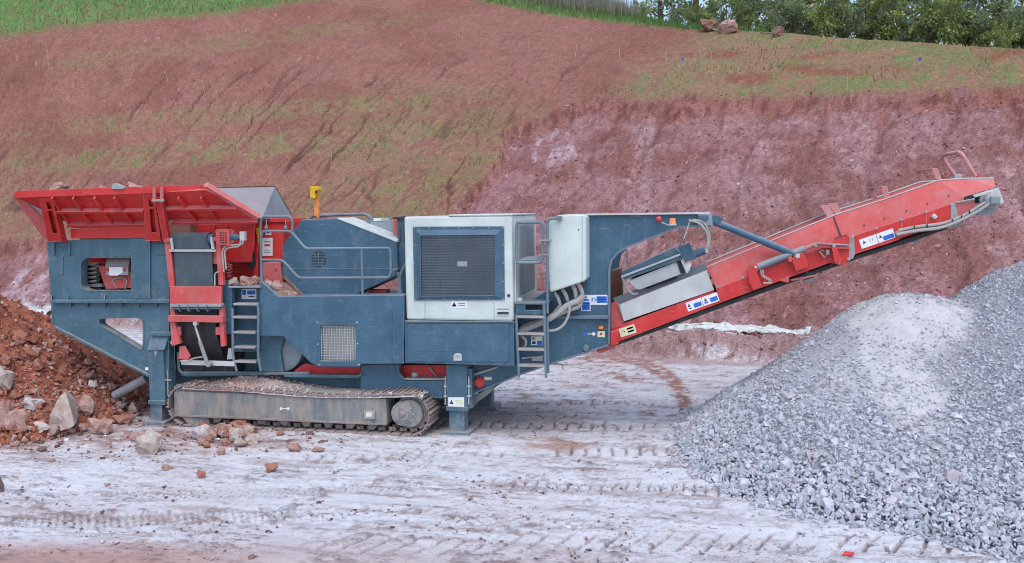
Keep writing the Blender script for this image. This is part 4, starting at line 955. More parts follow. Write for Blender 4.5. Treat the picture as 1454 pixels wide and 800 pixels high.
# ---- white engine enclosure
YE = 0.10
ex0, ex1 = P(575, 380, YE).x, P(728, 380, YE).x; ez0, ez1 = P(650, 455.5, YE).z, P(650, 307, YE).z; ed_ = 1.95
eng = part('engine_enclosure', 'white_paint', MB().box(ex0, ex1, YE, ed_, ez0, ez1), bevel=0.03)
part('roof', 'white_paint', MB().slab([Vector((P(637, 307, YE).x, YE - .01, ez1 - .002)), Vector((ex1 + .01, YE - .01, ez1 - .002)), Vector((ex1 + .01, ed_ + .01, ez1 - .002)), Vector((P(637, 307, YE).x, ed_ + .01, ez1 - .002))], (0, 0, .025)), eng, .008)
part('filter_frame', 'blue_paint', MB().plate([(586, 322), (715.5, 321.5), (716.5, 426.5), (588, 427)], YE - 0.02, 0.018, [[(596, 333.5), (703.5, 333), (704, 421), (597, 421.5)]]), eng, 0.004)
o_ = [(590, 326.5), (711, 326), (712, 424), (592, 424.5)]; i_ = [(597, 334.5), (703, 334), (703.5, 420.5), (598, 421)]
fr = MB(); V = PT(o_, YE - .021) + PT(i_, YE - .055) + PT([(598.5, 336), (701.5, 335.5), (702, 419), (599.5, 419.5)], YE - .006); F = []
for i in range(4): j = (i + 1) % 4; F += [(i, j, 4 + j, 4 + i), (4 + i, 4 + j, 8 + j, 8 + i)]
fr.add(V, F); part('filter_bezel', 'blue_paint', fr, eng, 0)
part('radiator_core', 'dusty_core', MB().plate(rect(597, 334, 703, 420.5), YE - .008, .006), eng, 0)
mp = MB()
for i in range(27):
    x = 599.5 + i * 3.93; a, b = P(x, 335, YE - .03), P(x + .4, 420, YE - .03); mp.box(a.x - .010, a.x + .010, a.y, a.y + .008, b.z, a.z)
for i in range(22):
    y = 336.5 + i * 3.92; a, b = P(598, y, YE - .038), P(703, y, YE - .038); mp.box(a.x, b.x, a.y, a.y + .008, a.z - .010, a.z + .010)
o = part('mesh_screen', 'screen_wire', mp, eng, 0); tag(o, kind='stuff')
part('maker_plate', 'grey_steel', MB().plate(rect(649.5, 371.5, 663.5, 378.5), YE - .046, .006), eng, 0)
for i in range(7): bolt(588.5 + i * 21, 323.6, YE - .02, eng, .008); bolt(589.5 + i * 21, 425, YE - .02, eng, .008)
for i in range(4): bolt(588, 348 + i * 26, YE - .02, eng, .008); bolt(714.5, 348 + i * 26, YE - .02, eng, .008)
label_plate('sticker', rect(640, 428, 663, 437.5), YE, eng, [('label_black', tri(644.8, 429.5, 7, 6)), ('label_white', tri(644.8, 431.2, 4, 3.4)), ('label_black', rect(651, 431, 660, 431.8)), ('label_black', rect(651, 433.5, 660, 434.3))])
hb = part('door_latch', 'white_paint', MB().plate(rect(704.5, 438, 722.5, 449), YE - .01, .008), eng, .003)
part('latch_handle', 'black_rubber', MB().plate(rnd(rect(706, 443.5, 722, 446), 1), YE - .03, .02), hb, 0)
part('latch_edge', 'label_black', MB().plate(rect(705.5, 438.6, 722, 439.6), YE - .013, .003), hb, 0)
part('lock', 'label_black', MB().lathe(P(722, 420, YE - .012), (0, 1, 0), [(0, .02), (.011, .024)], 12), eng, 0)
for x in (603.5, 701.5): part('panel_gap', 'label_black', MB().plate(rect(x - .25, 429, x + .25, 454), YE - .003, .002), eng, 0)
# right-hand end of the enclosure: door with a dark louvred panel
rx = ex1
def ER(y, z, d=0.0): return Vector((rx + d, y, z))
rz0, rz1 = ez0 + .35, ez1 - .14
part('end_door', 'white_paint', MB().slab([ER(YE + .12, ez0 + .25), ER(ed_ - .1, ez0 + .25), ER(ed_ - .1, ez1 - .06), ER(YE + .12, ez1 - .06)], (.02, 0, 0)), eng, .008)
ep = part('end_screen', 'grey_steel', MB().slab([ER(YE + .35, rz0, .02), ER(ed_ - .3, rz0, .02), ER(ed_ - .3, rz1, .02), ER(YE + .35, rz1, .02)], (.012, 0, 0)), eng, .004)
for i in range(16):
    y = YE + .42 + i * (ed_ - YE - .8) / 15; part('slat', 'worn_steel', MB().box(rx + .032, rx + .042, y - .012, y + .012, rz0 + .03, rz1 - .03), ep, 0)
part('hinge', 'white_paint', MB().lathe(ER(YE + .2, ez0 + .27, .05), (0, 0, 1), [(0, .04), (.02, .05), (.06, .05)], 12), eng, 0)

# ---- tool box below the enclosure
YB = 0.05
tb = part('tool_box', 'blue_paint', MB().boxp(574.5, 456.5, 730, 518, YB, 1.2), bevel=.012)
part('door', 'blue_paint', MB().plate(rnd(rect(579.5, 461, 722, 513.5), 1.5), YB - .02, .019), tb, .006)
part('top_strip', 'rail_paint', MB().plate(rect(578, 456.2, 728, 458.2), YB - .03, .03), tb, .003)
part('door_panel', 'blue_paint', MB().plate(rect(583.5, 471.5, 651, 498.5), YB - .028, .0075), tb, .004)
lt = part('latch', 'pale_steel', MB().plate([(644, 504.5), (647, 502), (653, 502), (655.5, 504.5), (655.5, 512.5), (644, 512.5)], YB - .035, .015), tb, .002)
part('latch_paddle', 'grey_steel', MB().plate(rect(646, 505.5, 653.5, 507), YB - .042, .007), lt, 0)

# ---- platform, front ladder and handrails
pz = P(754, 429.5, .10).z; pxa, pxb = P(731.5, 429, .10).x, P(777, 429, .10).x
plat = part('platform', 'rail_paint', MB().box(pxa, pxb, .10, 1.85, pz - .03, pz), bevel=.005)
part('platform_front', 'blue_paint', MB().plate(rect(732.5, 432, 775.5, 447), .12, .04, [rect(746, 433.5, 769.5, 440.5)]), plat)
part('slot_back', 'dark_inside', MB().plate(rect(744, 432.5, 771, 442), .20, .02), plat, 0)
ladder([[(732.5, 447), (733, 450), (736, 515), (737, 536)], [(772.5, 430), (773, 450), (774.5, 515), (775.5, 537)]],
       [(733, 773, 448.5), (735, 773, 472.5), (735.5, 774, 494.5), (736, 774, 517.5)], 0.05, 0, 0, 'front_ladder', 'blue steel ladder below the platform between the engine enclosure and the control cabinet', 0.12)
part('ladder_side', 'rail_paint', MB().tube(PT([(777, 450), (778.5, 530)], .16), .02, 8), bevel=0)
hl = part('handrail', 'rail_paint', MB().tube(bend(PT([(733.5, 318), (736, 316), (768, 316), (771, 320), (770.5, 373), (735, 373.5), (733.5, 370), (733.5, 319)], .08), .08), .024, 8), bevel=0)
part('rail', 'rail_paint', MB().tube(bend(PT([(777.5, 445), (777, 316), (780, 310.5), (796, 310)], .08), .10), .022, 8), hl, 0)
part('rail_end', 'rail_paint', MB().boxp(790, 307, 797, 313.5, .06, .14), hl, .003)
part('tie', 'grey_steel', MB().boxp(765, 340.5, 781, 343, .04, .14), hl, .002)
part('tie', 'grey_steel', MB().boxp(765, 361.5, 779, 362.8, .06, .12), hl, .002)
part('gate_shelf', 'rail_paint', MB().slab(PT([(736, 371, .1), (770, 370, .1), (766, 364, .5), (746, 366, .5)]), (0, 0, .015)), hl, .002)

# ---- control cabinet
cab = part('control_cabinet', 'white_paint', MB().plate([(774, 322), (776.5, 315), (793, 305.5), (812, 304.3), (829, 304.5), (832.5, 309), (832.5, 397), (829, 400), (781, 416)], .16, .55), bevel=.025)
part('cabinet_edge', 'white_paint', MB().plate([(827, 306), (830, 306.5), (831.5, 310), (831.5, 396.5), (827, 399.5)], .14, .018), cab, .006)
part('key_hole', 'label_black', MB().plate(rect(820.6, 325.5, 821.8, 328), .156, .003), cab, 0)
part('gland_box', 'dark_inside', MB().plate([(782, 416), (828, 400.5), (830, 402), (822, 408), (790, 420)], .3, .3), cab, 0)
for (a, b, c_, d, r) in ((788, 415, 796, 435, .030), (799, 411, 806, 427, .034), (814, 405, 818, 423, .036), (821, 402.5, 828, 421, .036)):
    part('conduit', 'hose', MB().tube(PT([(a, b, .32), ((a + c_) / 2 + 1, (b + d) / 2, .30), (c_, d, .34)]), r, 8, r2=r * .8), cab, 0)
part('hose', 'hose', MB().tube(bend(PT([(828, 420), (822, 427), (806, 433), (790, 447), (775, 456), (740, 470)], .30), .15), .046, 10), cab, 0)
part('hose', 'hose', MB().tube(bend(PT([(826, 422), (824, 435), (808, 440), (795, 446), (780, 450)], .34), .12), .036, 8), cab, 0)
part('hose', 'hose', MB().tube(bend(PT([(809, 432), (808, 448), (800, 463), (788, 470), (774, 470)], .27), .14), .020, 8), cab, 0)
part('hose', 'hose', MB().tube(bend(PT([(796, 434, .33), (780, 452, .4), (745, 462, .4), (736, 470, .4)]), .12), .026, 8), cab, 0)

# ---- conveyor support frame (blue goose-neck plates)
YG = 0.52
gout = [(778, 412), (832, 392), (832, 305.5), (990, 303.3), (1009, 303.6), (1010, 319), (962, 323.5), (890, 351.5), (876, 360), (868, 370), (865, 384), (865, 490), (780, 517.5), (735, 533), (668, 561), (668, 523), (730, 517), (733, 440)]
gn_ = part('support_frame', 'blue_paint', MB().plate(gout, YG, .04), bevel=.006)
ed2 = PT([(1010, 319.5), (962, 323), (890, 351), (876, 360), (868, 370), (864.8, 384), (864.8, 490)], YG - .03)
er = MB(); V = []
for i, p in enumerate(ed2):
    a = ed2[max(0, i - 1)]; b = ed2[min(len(ed2) - 1, i + 1)]; d = (b - a).normalized(); nn = Vector((-d.z, 0, d.x)) * .014
    V += [p - nn, p + nn, p - nn + Vector((0, .10, 0)), p + nn + Vector((0, .10, 0))]
F = []
for i in range(len(ed2) - 1):
    a = 4 * i; b = a + 4; F += [(a, b, b + 1, a + 1), (a + 1, b + 1, b + 3, a + 3), (a + 2, a + 3, b + 3, b + 2), (a, a + 2, b + 2, b)]
er.add(V, F); part('edge_flange', 'rail_paint', er, gn_, 0)
part('top_flange', 'pale_steel', MB().plate([(832, 303.6), (1008, 301.6), (1008, 304.2), (832, 306.2)], YG - .06, .16), gn_, .003)
part('bottom_flange', 'rail_paint', MB().plate([(865, 488.5), (780, 516), (735, 531.5), (668, 559.5), (668, 562), (735, 534.5), (780, 519), (865, 491.5)], YG - .03, .12), gn_, 0)
part('ledge', 'rail_paint', MB().plate([(777, 449.3), (864, 448.6), (864, 453), (777, 453)], YG - .08, .08), gn_, .003)
for x in (803, 829, 857): part('gusset', 'blue_paint', MB().slab([P(x, 453, YG), P(x, 458, YG), P(x, 453, YG - .06)], (.015, 0, 0)), gn_, 0)
part('top_seam', 'rail_paint', MB().plate(rect(893, 305, 912, 308), YG - .012, .012), gn_, .002)
s1 = label_plate('safety_sign', rect(824, 419, 862.5, 433), YG, gn_, [('label_blue', rect(847, 421, 861.5, 430.5)), ('label_black', tri(831.5, 420.2, 5, 3.6)), ('label_blue', rect(828, 425, 836, 427.5)), ('label_white', rect(849, 422.8, 860, 423.5)), ('label_white', rect(849, 425.2, 860, 425.9)), ('label_white', rect(849, 427.6, 858, 428.3))])
MB().lathe(P(843, 426, YG - .009), (0, 1, 0), [(0, .034), (.003, .034)], 18).build('print', 'label_blue', s1, 0)
MB().plate([(842, 423.5), (844, 423.5), (844.6, 429), (841.4, 429)], YG - .012, .002).build('print', 'label_white', s1, 0)
label_plate('safety_sign', rect(825.5, 428, 838.5, 442), YG - .006, gn_, [('label_blue', rect(826.6, 429, 837.5, 441)), ('label_white', rect(828, 430.5, 836, 431.3)), ('label_white', rect(828, 433.3, 836, 434.1)), ('label_white', rect(828, 436.2, 836, 437)), ('label_white', rect(828, 438.7, 834, 439.4))])
b1 = part('switch_box', 'rust', MB().plate(rect(848, 461.5, 858.5, 469), YG - .02, .019), gn_, .002)
MB().plate([(850, 467), (850.6, 463.5), (856, 463.5), (856.6, 467)], YG - .026, .005).build('switch_button', 'lamp_amber', b1, 0)
b2 = label_plate('switch_label', rect(848.5, 470.5, 858.5, 479), YG, gn_, mat='label_yellow')
MB().lathe(P(853.5, 474.6, YG - .02), (0, 1, 0), [(0, .018), (.015, .022)], 12).build('switch_button', 'lamp_red', b2, 0)
d1 = MB().lathe(P(830.3, 474.5, YG - .006), (0, 1, 0), [(0, .030), (.005, .030)], 16).build('lifting_mark', 'label_blue', gn_, 0)
MB().lathe(P(843, 474.5, YG - .006), (0, 1, 0), [(0, .025), (.005, .025)], 16).build('lifting_mark', 'label_white', gn_, 0)
MB().plate(rect(833.8, 474, 840.6, 475), YG - .004, .003).build('lifting_mark', 'label_white', gn_, 0)
part('bolt_head', 'rail_paint', MB().lathe(P(832, 495, YG - .06), (0, 1, 0), [(0, .04), (.02, .05), (.06, .05)], 12), gn_, 0)
label_plate('sticker', rect(754, 478, 770, 490.5), YG, gn_, [('label_yellow', rect(754.6, 478.5, 769.5, 483)), ('label_blue', rect(762.5, 484, 769.5, 490)), ('label_black', tri(757.8, 479, 4, 3.2)), ('label_black', rect(755.5, 485, 760.5, 489))])
part('round_hatch', 'pale_steel', MB().lathe(P(738.5, 486, YG - .01), (0, 1, 0), [(0, .09), (.01, .11)], 20), gn_, 0)
part('round_hatch', 'rust', MB().lathe(P(738, 487, YG - .016), (0, 1, 0), [(0, .08), (.005, .08)], 20), gn_, 0)
part('valve_block', 'grey_steel', MB().boxp(755, 507, 770, 513, YG - .08, YG), gn_, .004)
part('valve_rod', 'pale_steel', MB().tube(PT([(740, 509), (771, 506)], YG - .05), .010, 6), gn_, 0)
part('hose', 'hose', MB().tube(PT([(737, 470), (755, 461), (774, 456)], YG - .08), .028, 8), gn_, 0)
part('tail_lamp', 'lamp_red', MB().lathe(P(679.5, 544, YG - .08), (0, 1, 0), [(0, .06), (.03, .085), (.08, .085)], 10), gn_, 0)
label_plate('sticker', rect(687.5, 535.5, 698, 540), YG, gn_, mat='label_yellow')
part('tail_flange', 'grey_steel', MB().plate([(669, 532), (706, 520.5), (706, 523), (669, 535.5)], YG - .04, .04), gn_, 0)
part('cable', 'hose', MB().tube(bend(PT([(785, 517), (798, 517), (800, 525)], .62), .04), .010, 5), gn_, 0)
far_g = part('support_frame_far', 'blue_paint', MB().plate(gout[:-1] + [(733, 440)], YG, .04)); far_g.location.y += 0.0
far_g.location = far_g.location + Vector((0, 1.60, 0)); WORLD[far_g.name] = WORLD[far_g.name] + Vector((0, 1.60, 0))
part('cross_member', 'blue_paint', MB().box(P(870, 400, YG).x - .25, P(870, 400, YG).x - .15, YG + .05, YG + 1.58, P(860, 470, YG).z, P(860, 320, YG).z))
part('cross_member', 'worn_steel', MB().box(P(985, 310, YG).x, P(985, 310, YG).x + .1, YG + .05, YG + 1.58, P(1000, 318, YG).z, P(1000, 307, YG).z))
part('tail_link', 'red_paint', MB().plate([(867, 471.5), (877, 469), (877.5, 489), (867, 490.5)], YG - .04, .10))
part('tail_scraper', 'red_paint_dusty', MB().plate([(846, 499), (862, 493), (876, 490), (871, 496), (852, 502)], YG + .1, .5))
# lamps and fittings on the goose-neck
st_ = part('emergency_lamp', 'lamp_red', MB().lathe(P(935.5, 311.8, YG - .13), (0, 1, 0), [(0, .012), (.01, .030), (.03, .043), (.06, .046), (.09, .03)], 16), gn_, 0)
part('lamp_arm', 'pale_steel', MB().tube(PT([(939, 316), (952, 321)], YG - .08), .008, 6), st_, 0)
be = part('beacon', 'lamp_amber', MB().lathe(P(955, 319, YG - .14), (0, 0, 1), [(0, .050), (.06, .046), (.09, .040)], 16), gn_, 0)
part('beacon_base', 'pale_steel', MB().lathe(P(955, 321, YG - .14), (0, 0, 1), [(0, .05), (.02, .065), (.03, .052)], 16), be, 0)
part('head_block', 'worn_steel', MB().plate(rnd([(991, 304.5), (1011, 304), (1012, 320), (992, 321)], 1.5), YG - .06, .12), gn_, .005)
bolt(1001, 309, YG - .06, gn_, .05, 'blue_paint', .03); bolt(994, 308, YG - .06, gn_, .03, 'blue_paint', .02)
part('strut_lug', 'blue_paint', MB().plate(rnd([(1010, 306), (1022, 305.5), (1026, 312), (1022, 317), (1011, 317)], 3), YG + .05, .04), gn_, .004)
part('hose', 'hose', MB().tube(bend(PT([(978, 313), (992, 316), (1005, 330), (1006, 350)], YG - .10), .25), .016, 7), gn_, 0)
part('hose', 'hose', MB().tube(bend(PT([(984, 312), (1000, 315), (1009, 335), (1005, 355)], YG - .06), .25), .015, 7), gn_, 0)
part('hose', 'pale_steel', MB().tube(PT([(979, 315), (974, 332), (970, 340)], YG - .1), .007, 5), gn_, 0)
for k in range(3): part('cable', 'hose', MB().tube(bend(PT([(990 + k * 5, 321), (992 + k * 5, 332 - k), (1001 + k * 4, 330 - k), (1004 + k * 3, 321)], YG + .1), .06), .009, 5), gn_, 0)
part('raising_strut', 'blue_paint', MB().tube(PT([(1013, 314.5, YG + .1), (1128, 361, YG + .12)]), .052, 14))

# ---- overband magnet hung on chains
YM = 0.80
mg = part('overband_magnet', 'blue_paint_dusty', MB().slab(PT([(882, 387), (957, 352), (966, 362), (968, 369), (884, 399)], YM), (0, .75, 0)))
part('magnet_belt', 'pale_steel', MB().slab(PT(rnd([(892, 399), (963, 371), (971, 388), (905, 413)], [3, 5, 4, 6]), YM + .06), (0, .6, 0)), mg, .01)
part('belt_edge', 'black_rubber', MB().slab(PT([(961, 372), (966, 369.5), (972, 388), (966, 388)], YM + .03), (0, .5, 0)), mg)
part('side_strip', 'pale_steel', MB().slab(PT([(882, 392), (966, 360), (967, 362.5), (882, 395)], YM - .03), (0, .03, 0)), mg, 0)
part('roller_frame', 'grey_steel', MB().tube(bend(PT([(884, 395), (890, 412), (900, 419), (906, 417)], YM), .1), .02, 6), mg, 0)
part('drive_box', 'blue_paint', MB().slab(PT([(962, 352), (979, 345), (988.5, 367), (973, 373)], YM - .06), (0, .16, 0)), mg)
part('drive_motor', 'blue_paint', MB().tube(PT([(987, 361), (1001, 355.5)], YM), .06, 12), mg, 0)
part('motor_port', 'pale_steel', MB().tube(PT([(1003, 359), (1005, 347)], YM - .05), .026, 8), mg, 0)
part('torn_cover', 'torn_plastic', MB().slab(PT([(966, 369), (973, 372), (982, 374), (979, 384), (975, 389), (971, 380)], YM - .03), (0, .01, 0)), mg, 0)
part('skid_plate', 'dark_inside', MB().slab(PT([(917, 408), (960, 393), (961, 396), (918, 410.5)], YM + .1), (0, .4, 0)), mg, 0)
def chain(a, b, n=7):
    A, B = P(*a), P(*b); d = (B - A) / n; out = None
    for i in range(n):
        c = A + d * (i + .5); u = d.normalized(); w = Vector((1, 0, 0)) if i % 2 else Vector((0, 1, 0)); ln = d.length * .62
        pts = [c + u * ln * math.sin(q) + w * .018 * math.cos(q) for q in [k * math.pi / 4 for k in range(8)]]
        out = part('chain_link', 'grey_steel', MB().tube(pts, .007, 5, True), mg, 0)
chain((889, 352, YG + .3), (891, 378, YM + .1), 8); chain((965, 323, YG + .2), (966, 352, YM + .1), 8); chain((969, 323, YG + .3), (971, 346, YM + .3), 7)

# ---- discharge conveyor
YV = 0.72
top = [(1003.5, 380), (1185, 306), (1255, 284), (1333, 256.5), (1372, 254.2), (1411, 254)]
fold = [(1017, 411), (1213, 335.5), (1354, 289.5)]
cv = part('conveyor_side', 'red_paint_dusty', MB().slab([P(a, b, YV + (.10 if i < 6 else 0)) for i, (a, b) in enumerate(top + [(1414, 266), (1369, 280), (1369, 284), (1354, 290), (1213, 335.5), (1017, 411)])], (0, .012, 0)))
part('conveyor_beam', 'red_paint', MB().plate([(1017, 410.5), (1213, 335), (1354, 289), (1354, 314), (1280, 338), (1275, 341.5), (1215, 361), (1209, 369), (1196, 377), (1186, 374.5), (1177, 374), (1021, 431)], YV - .03, .05), cv, .004)
part('conveyor_beam', 'red_paint', MB().plate([(869, 466), (1013, 413), (1021, 431), (868, 489)], YV - .03, .06), cv, .004)
part('skirt_plate', 'pale_steel', MB().slab(PT([(876, 431, YV - .02), (880, 433, YV - .05), (1003, 384, YV - .05), (1014, 412, YV - .05), (886, 456.5, YV - .05)]), (0, .02, 0)), cv, .003)
part('skirt_board', 'worn_steel', MB().slab(PT([(870, 424, YV + .25), (1000, 374, YV + .25), (1003, 384, YV + .25), (876, 433, YV + .25)]), (0, .03, 0)), cv, 0)
part('inner_chute', 'rust', MB().slab(PT([(868, 385, 1.3), (880, 382, 1.3), (882, 425, 1.3), (868, 432, 1.3)]), (0, .4, 0)), cv, 0)
part('end_chute', 'red_paint_dusty', MB().slab(PT([(868, 431, YV + .02), (876, 428, YV + .02), (887, 458, YV + .02), (868, 467, YV + .02)]), (0, .05, 0)), cv, 0)
wd = 1.05
far_top = [P(a, b, YV + .1) for a, b in top] + [P(1414, 266, YV), P(1017, 411, YV)]
part('conveyor_side_far', 'red_paint_dusty', MB().slab([p + Vector((0, wd, 0)) for p in far_top], (0, .012, 0)), cv, 0)
part('far_beam', 'red_paint_dusty', MB().slab([P(a, b, YV) + Vector((0, wd, 0)) for a, b in [(869, 466), (1013, 413), (1213, 336), (1354, 290), (1354, 312), (1021, 430), (868, 489)]], (0, .05, 0)), cv, 0)
part('far_edge_strip', 'pale_steel', MB().tube([p + Vector((0, wd, .01)) for p in far_top[:6]], .012, 6), cv, 0)
part('near_edge_strip', 'pale_steel', MB().tube([P(a, b - .6, YV + .1) for a, b in top], .010, 6), cv, 0)
# belt: carrying run and return run
dl = [P(a, b, YV + .1) for a, b in [(872, 452), (1003, 400), (1185, 330), (1333, 277), (1395, 262)]]
bm_ = MB(); V = []
for p in dl: V += [p + Vector((0, .02, .05)), p + Vector((0, .45, -.03)), p + Vector((0, wd - .15, .05))]
F = []
for i in range(len(dl) - 1): a = 3 * i; b = a + 3; F += [(a, a + 1, b + 1, b), (a + 1, a + 2, b + 2, b + 1)]
bm_.add(V, F); part('belt', 'belt_rubber', bm_, cv, 0)
rb = [P(a, b, YV + .03) for a, b in [(875, 486), (1025, 432), (1180, 376), (1218, 362.5), (1300, 336), (1345, 320)]]
bm_ = MB(); V = []
for p in rb: V += [p, p + Vector((0, .95, 0)), p + Vector((0, 0, -.055)), p + Vector((0, .95, -.055))]
F = []
for i in range(len(rb) - 1): a = 4 * i; b = a + 4; F += [(a, a + 1, b + 1, b), (a + 2, b + 2, b + 3, a + 3), (a, b, b + 2, a + 2), (a + 1, a + 3, b + 3, b + 1)]
bm_.add(V, F); part('return_belt', 'black_rubber', bm_, cv, 0)
for px, py in ((989, 447), (1147, 391), (1300, 341), (1362, 315)):
    c = P(px, py, YV + .1); part('return_roller', 'worn_steel', MB().lathe(c, (0, 1, 0), [(0, .02), (0, .05), (.8, .05), (.8, .02)], 14), cv, 0)
part('under_bracket', 'red_paint_dusty', MB().plate([(1108, 399), (1120, 391), (1121, 400), (1118, 402)], YV - .04, .1), cv)
part('under_bar', 'red_paint_dusty', MB().plate([(1122, 397), (1160, 390), (1160, 392.5), (1124, 399.5)], YV, .1), cv)
part('under_bar', 'worn_steel', MB().plate([(1140, 399), (1156, 393), (1155, 399), (1148, 400.5)], YV + .05, .1), cv)
# folding cylinder and linkage
b0 = part('cylinder_bracket', 'red_paint', MB().plate([(1062, 385), (1065, 376.5), (1075, 374.5), (1078, 381), (1075, 387), (1082, 407), (1070, 413), (1063, 400)], YV - .13, .11), cv)
bolt(1073, 379.5, YV - .13, b0, .022)
part('fold_cylinder', 'worn_steel', MB().tube(PT([(1076, 379), (1143, 353)], YV - .08), .050, 14), cv, 0)
part('cylinder_rod', 'red_paint_dusty', MB().tube(PT([(1143, 353), (1160, 347)], YV - .08), .034, 12), cv, 0)
for k in range(2): part('hose', 'hose', MB().tube(bend(PT([(1080 + 3 * k, 383), (1081 + 3 * k, 392), (1092 + k * 3, 398), (1093 + 3 * k, 402), (1084, 402 + k)], YV - .10), .06), .011, 6), cv, 0)
b1 = part('strut_bracket', 'red_paint', MB().plate([(1124, 370), (1129, 361), (1139, 359.5), (1148, 373), (1147, 379), (1130, 385)], YV - .16, .14), cv)
bolt(1132.7, 364, YV - .16, b1, .034); part('side_lug', 'red_paint_dusty', MB().plate(rnd([(1118, 366), (1124, 364), (1127, 372), (1120, 372)], 2), YV - .16, .03), b1, .002)
lk = part('fold_link', 'red_paint_dusty', MB().plate([(1160, 346), (1206, 348.5), (1207, 354), (1186, 353.5), (1160, 351)], YV - .12, .05), cv)
part('link_top', 'grey_steel', MB().plate([(1160, 344.8), (1206, 347.5), (1206, 349), (1160, 346.5)], YV - .15, .1), lk, 0)
part('link_arm', 'red_paint', MB().plate(rnd([(1181, 352), (1188, 351), (1195, 371), (1190, 376.5), (1186, 374)], 2), YV - .17, .05), lk)
part('hinge_plate', 'red_paint', MB().plate([(1185, 339), (1203, 333.5), (1206, 337), (1206, 371), (1197, 377), (1190, 375)], YV - .06, .03), lk)
part('hinge_plate', 'grey_steel', MB().plate([(1204, 337.5), (1213, 336.5), (1214, 361), (1211, 368), (1206, 368)], YV - .05, .03), lk)
part('hook', 'grey_steel', MB().tube(PT([(1169, 356), (1163, 357), (1171, 366), (1173, 363)], YV - .08), .012, 6), lk, 0)
part('hook', 'grey_steel', MB().boxp(1173, 355, 1178, 362, YV - .1, YV - .04), lk, .003)
for q in ((1184, 349.5), (1207, 351), (1190.5, 373.5), (1205, 368), (1158, 348.5), (1210, 336.5)): bolt(*q, YV - .15 if q[0] < 1200 else YV - .09, lk, .026, 'grey_steel', .02)
part('hinge_gap', 'label_black', MB().slab(PT([(1183, 308, YV + .083), (1184.5, 307.5, YV + .083), (1195, 335, YV - .005), (1193, 336, YV - .005)]), (0, .01, 0)), cv, 0)
part('gap_line', 'label_black', MB().plate([(1184, 338.5), (1202, 333), (1202, 334), (1184, 339.8)], YV - .065, .004), lk, 0)
# stickers and bolts on the beam
def sticker_line(name, a, b, h, Y, parent, marks):
    """sticker laid along the beam from pixel a to pixel b, h pixels high; marks in its own 0..1 coordinates"""
    ax, bx = Vector((*a, 0)), Vector((*b, 0)); d = bx - ax; nn = Vector((-d.y, d.x, 0)).normalized() * h
    def q(u, v): p = ax + d * u + nn * v; return (p.x, p.y)
    def r_(u0, v0, u1, v1): return [q(u0, v0), q(u1, v0), q(u1, v1), q(u0, v1)]
    return label_plate(name, r_(0, 0, 1, 1), Y, parent, [(m_, r_(*k) if len(k) == 4 else [q(*c_) for c_ in k[0]]) for m_, k in marks])
wt = lambda u: ('label_black', ([(u, .2), (u + .045, .55), (u - .045, .55)],))
sticker_line('safety_sign', (973, 430.5), (1017.5, 415), 13, YV - .03, cv, [wt(.08), ('label_blue', (.22, .38, .46, .85)), ('label_black', (.495, 0, .505, 1)), wt(.60), ('label_blue', (.74, .38, .97, .85)), ('label_blue', (.55, .62, .66, .8)), ('label_black', (.04, .7, .14, .8))])
sticker_line('safety_sign', (1219.5, 341), (1267.5, 324.5), 13.5, YV - .03, cv, [('label_black', (.495, 0, .505, 1)), wt(.60), ('label_blue', (.66, .48, .97, .92)), wt(.12), ('label_black', (.28, .3, .29, .6)), ('label_black', (.36, .25, .37, .55))])
sticker_line('warning_sticker', (878, 467.5), (900, 460.5), 12.5, YV - .03, cv, [('label_yellow', (.02, .05, .98, .95)), wt(.3), ('label_white', (.5, .2, .9, .4)), ('label_white', (.5, .55, .9, .75))])
for q in ((1019.5, 407), (1055, 394.5), (1244, 324.5), (1280, 312.5), (1315, 301.5), (1350, 290.5)): bolt(*q, YV - .03, cv, .022, 'grey_steel', .014)
for q in ((1227, 320), (1256, 310), (1287, 299.5), (1317, 289), (1347, 278)): bolt(*q, YV + .02, cv, .011, 'label_black', .008)
part('pin_boss', 'pale_steel', MB().tube(PT([(1324, 305.5), (1328.5, 310)], YV - .07), .032, 10), cv, 0)
for x, y in ((1280, 312.5), (1315, 301.5)): part('weld_seam', 'red_paint_dusty', MB().plate(rect(x - .6, y, x + .8, y + 20), YV - .036, .006), cv, 0)
part('end_plate', 'grey_steel', MB().plate([(1350, 290), (1356, 288), (1362, 309), (1350, 313)], YV - .04, .03), cv)
# head drum, motor and hoses
part('head_drum', 'belt_rubber', MB().lathe(P(1386, 274, YV + .12), (0, 1, 0), [(0, .10), (.02, .15), (.8, .15), (.82, .10)], 22), cv, 0)
hdm = part('head_bracket', 'red_paint_dusty', MB().plate([(1357, 291), (1384, 284), (1384, 300), (1360, 306)], YV - .02, .05), cv)
part('head_frame', 'pale_steel', MB().plate([(1382, 277), (1418, 266.5), (1426, 288), (1420, 291), (1414, 272.5), (1384, 281)], YV - .06, .08), hdm)
part('adjuster', 'grey_steel', MB().tube(PT([(1357, 288), (1384, 283)], YV - .05), .014, 6), hdm, 0)
part('adjuster_slot', 'dark_inside', MB().plate([(1369, 281), (1408, 268), (1410, 271), (1372, 286)], YV - .01, .03), hdm, 0)
part('drum_motor', 'grey_steel', MB().lathe(P(1410, 283, YV - .16), (0, 1, 0), [(0, .05), (.02, .09), (.1, .10), (.12, .13), (.18, .13)], 18), hdm, 0)
part('motor_head', 'worn_steel', MB().boxp(1407, 279, 1421, 290, YV - .20, YV - .10), hdm, .012)
part('guard', 'worn_steel', MB().plate([(1386, 300), (1412, 292), (1416, 298), (1408, 304), (1390, 306)], YV - .02, .3), hdm)
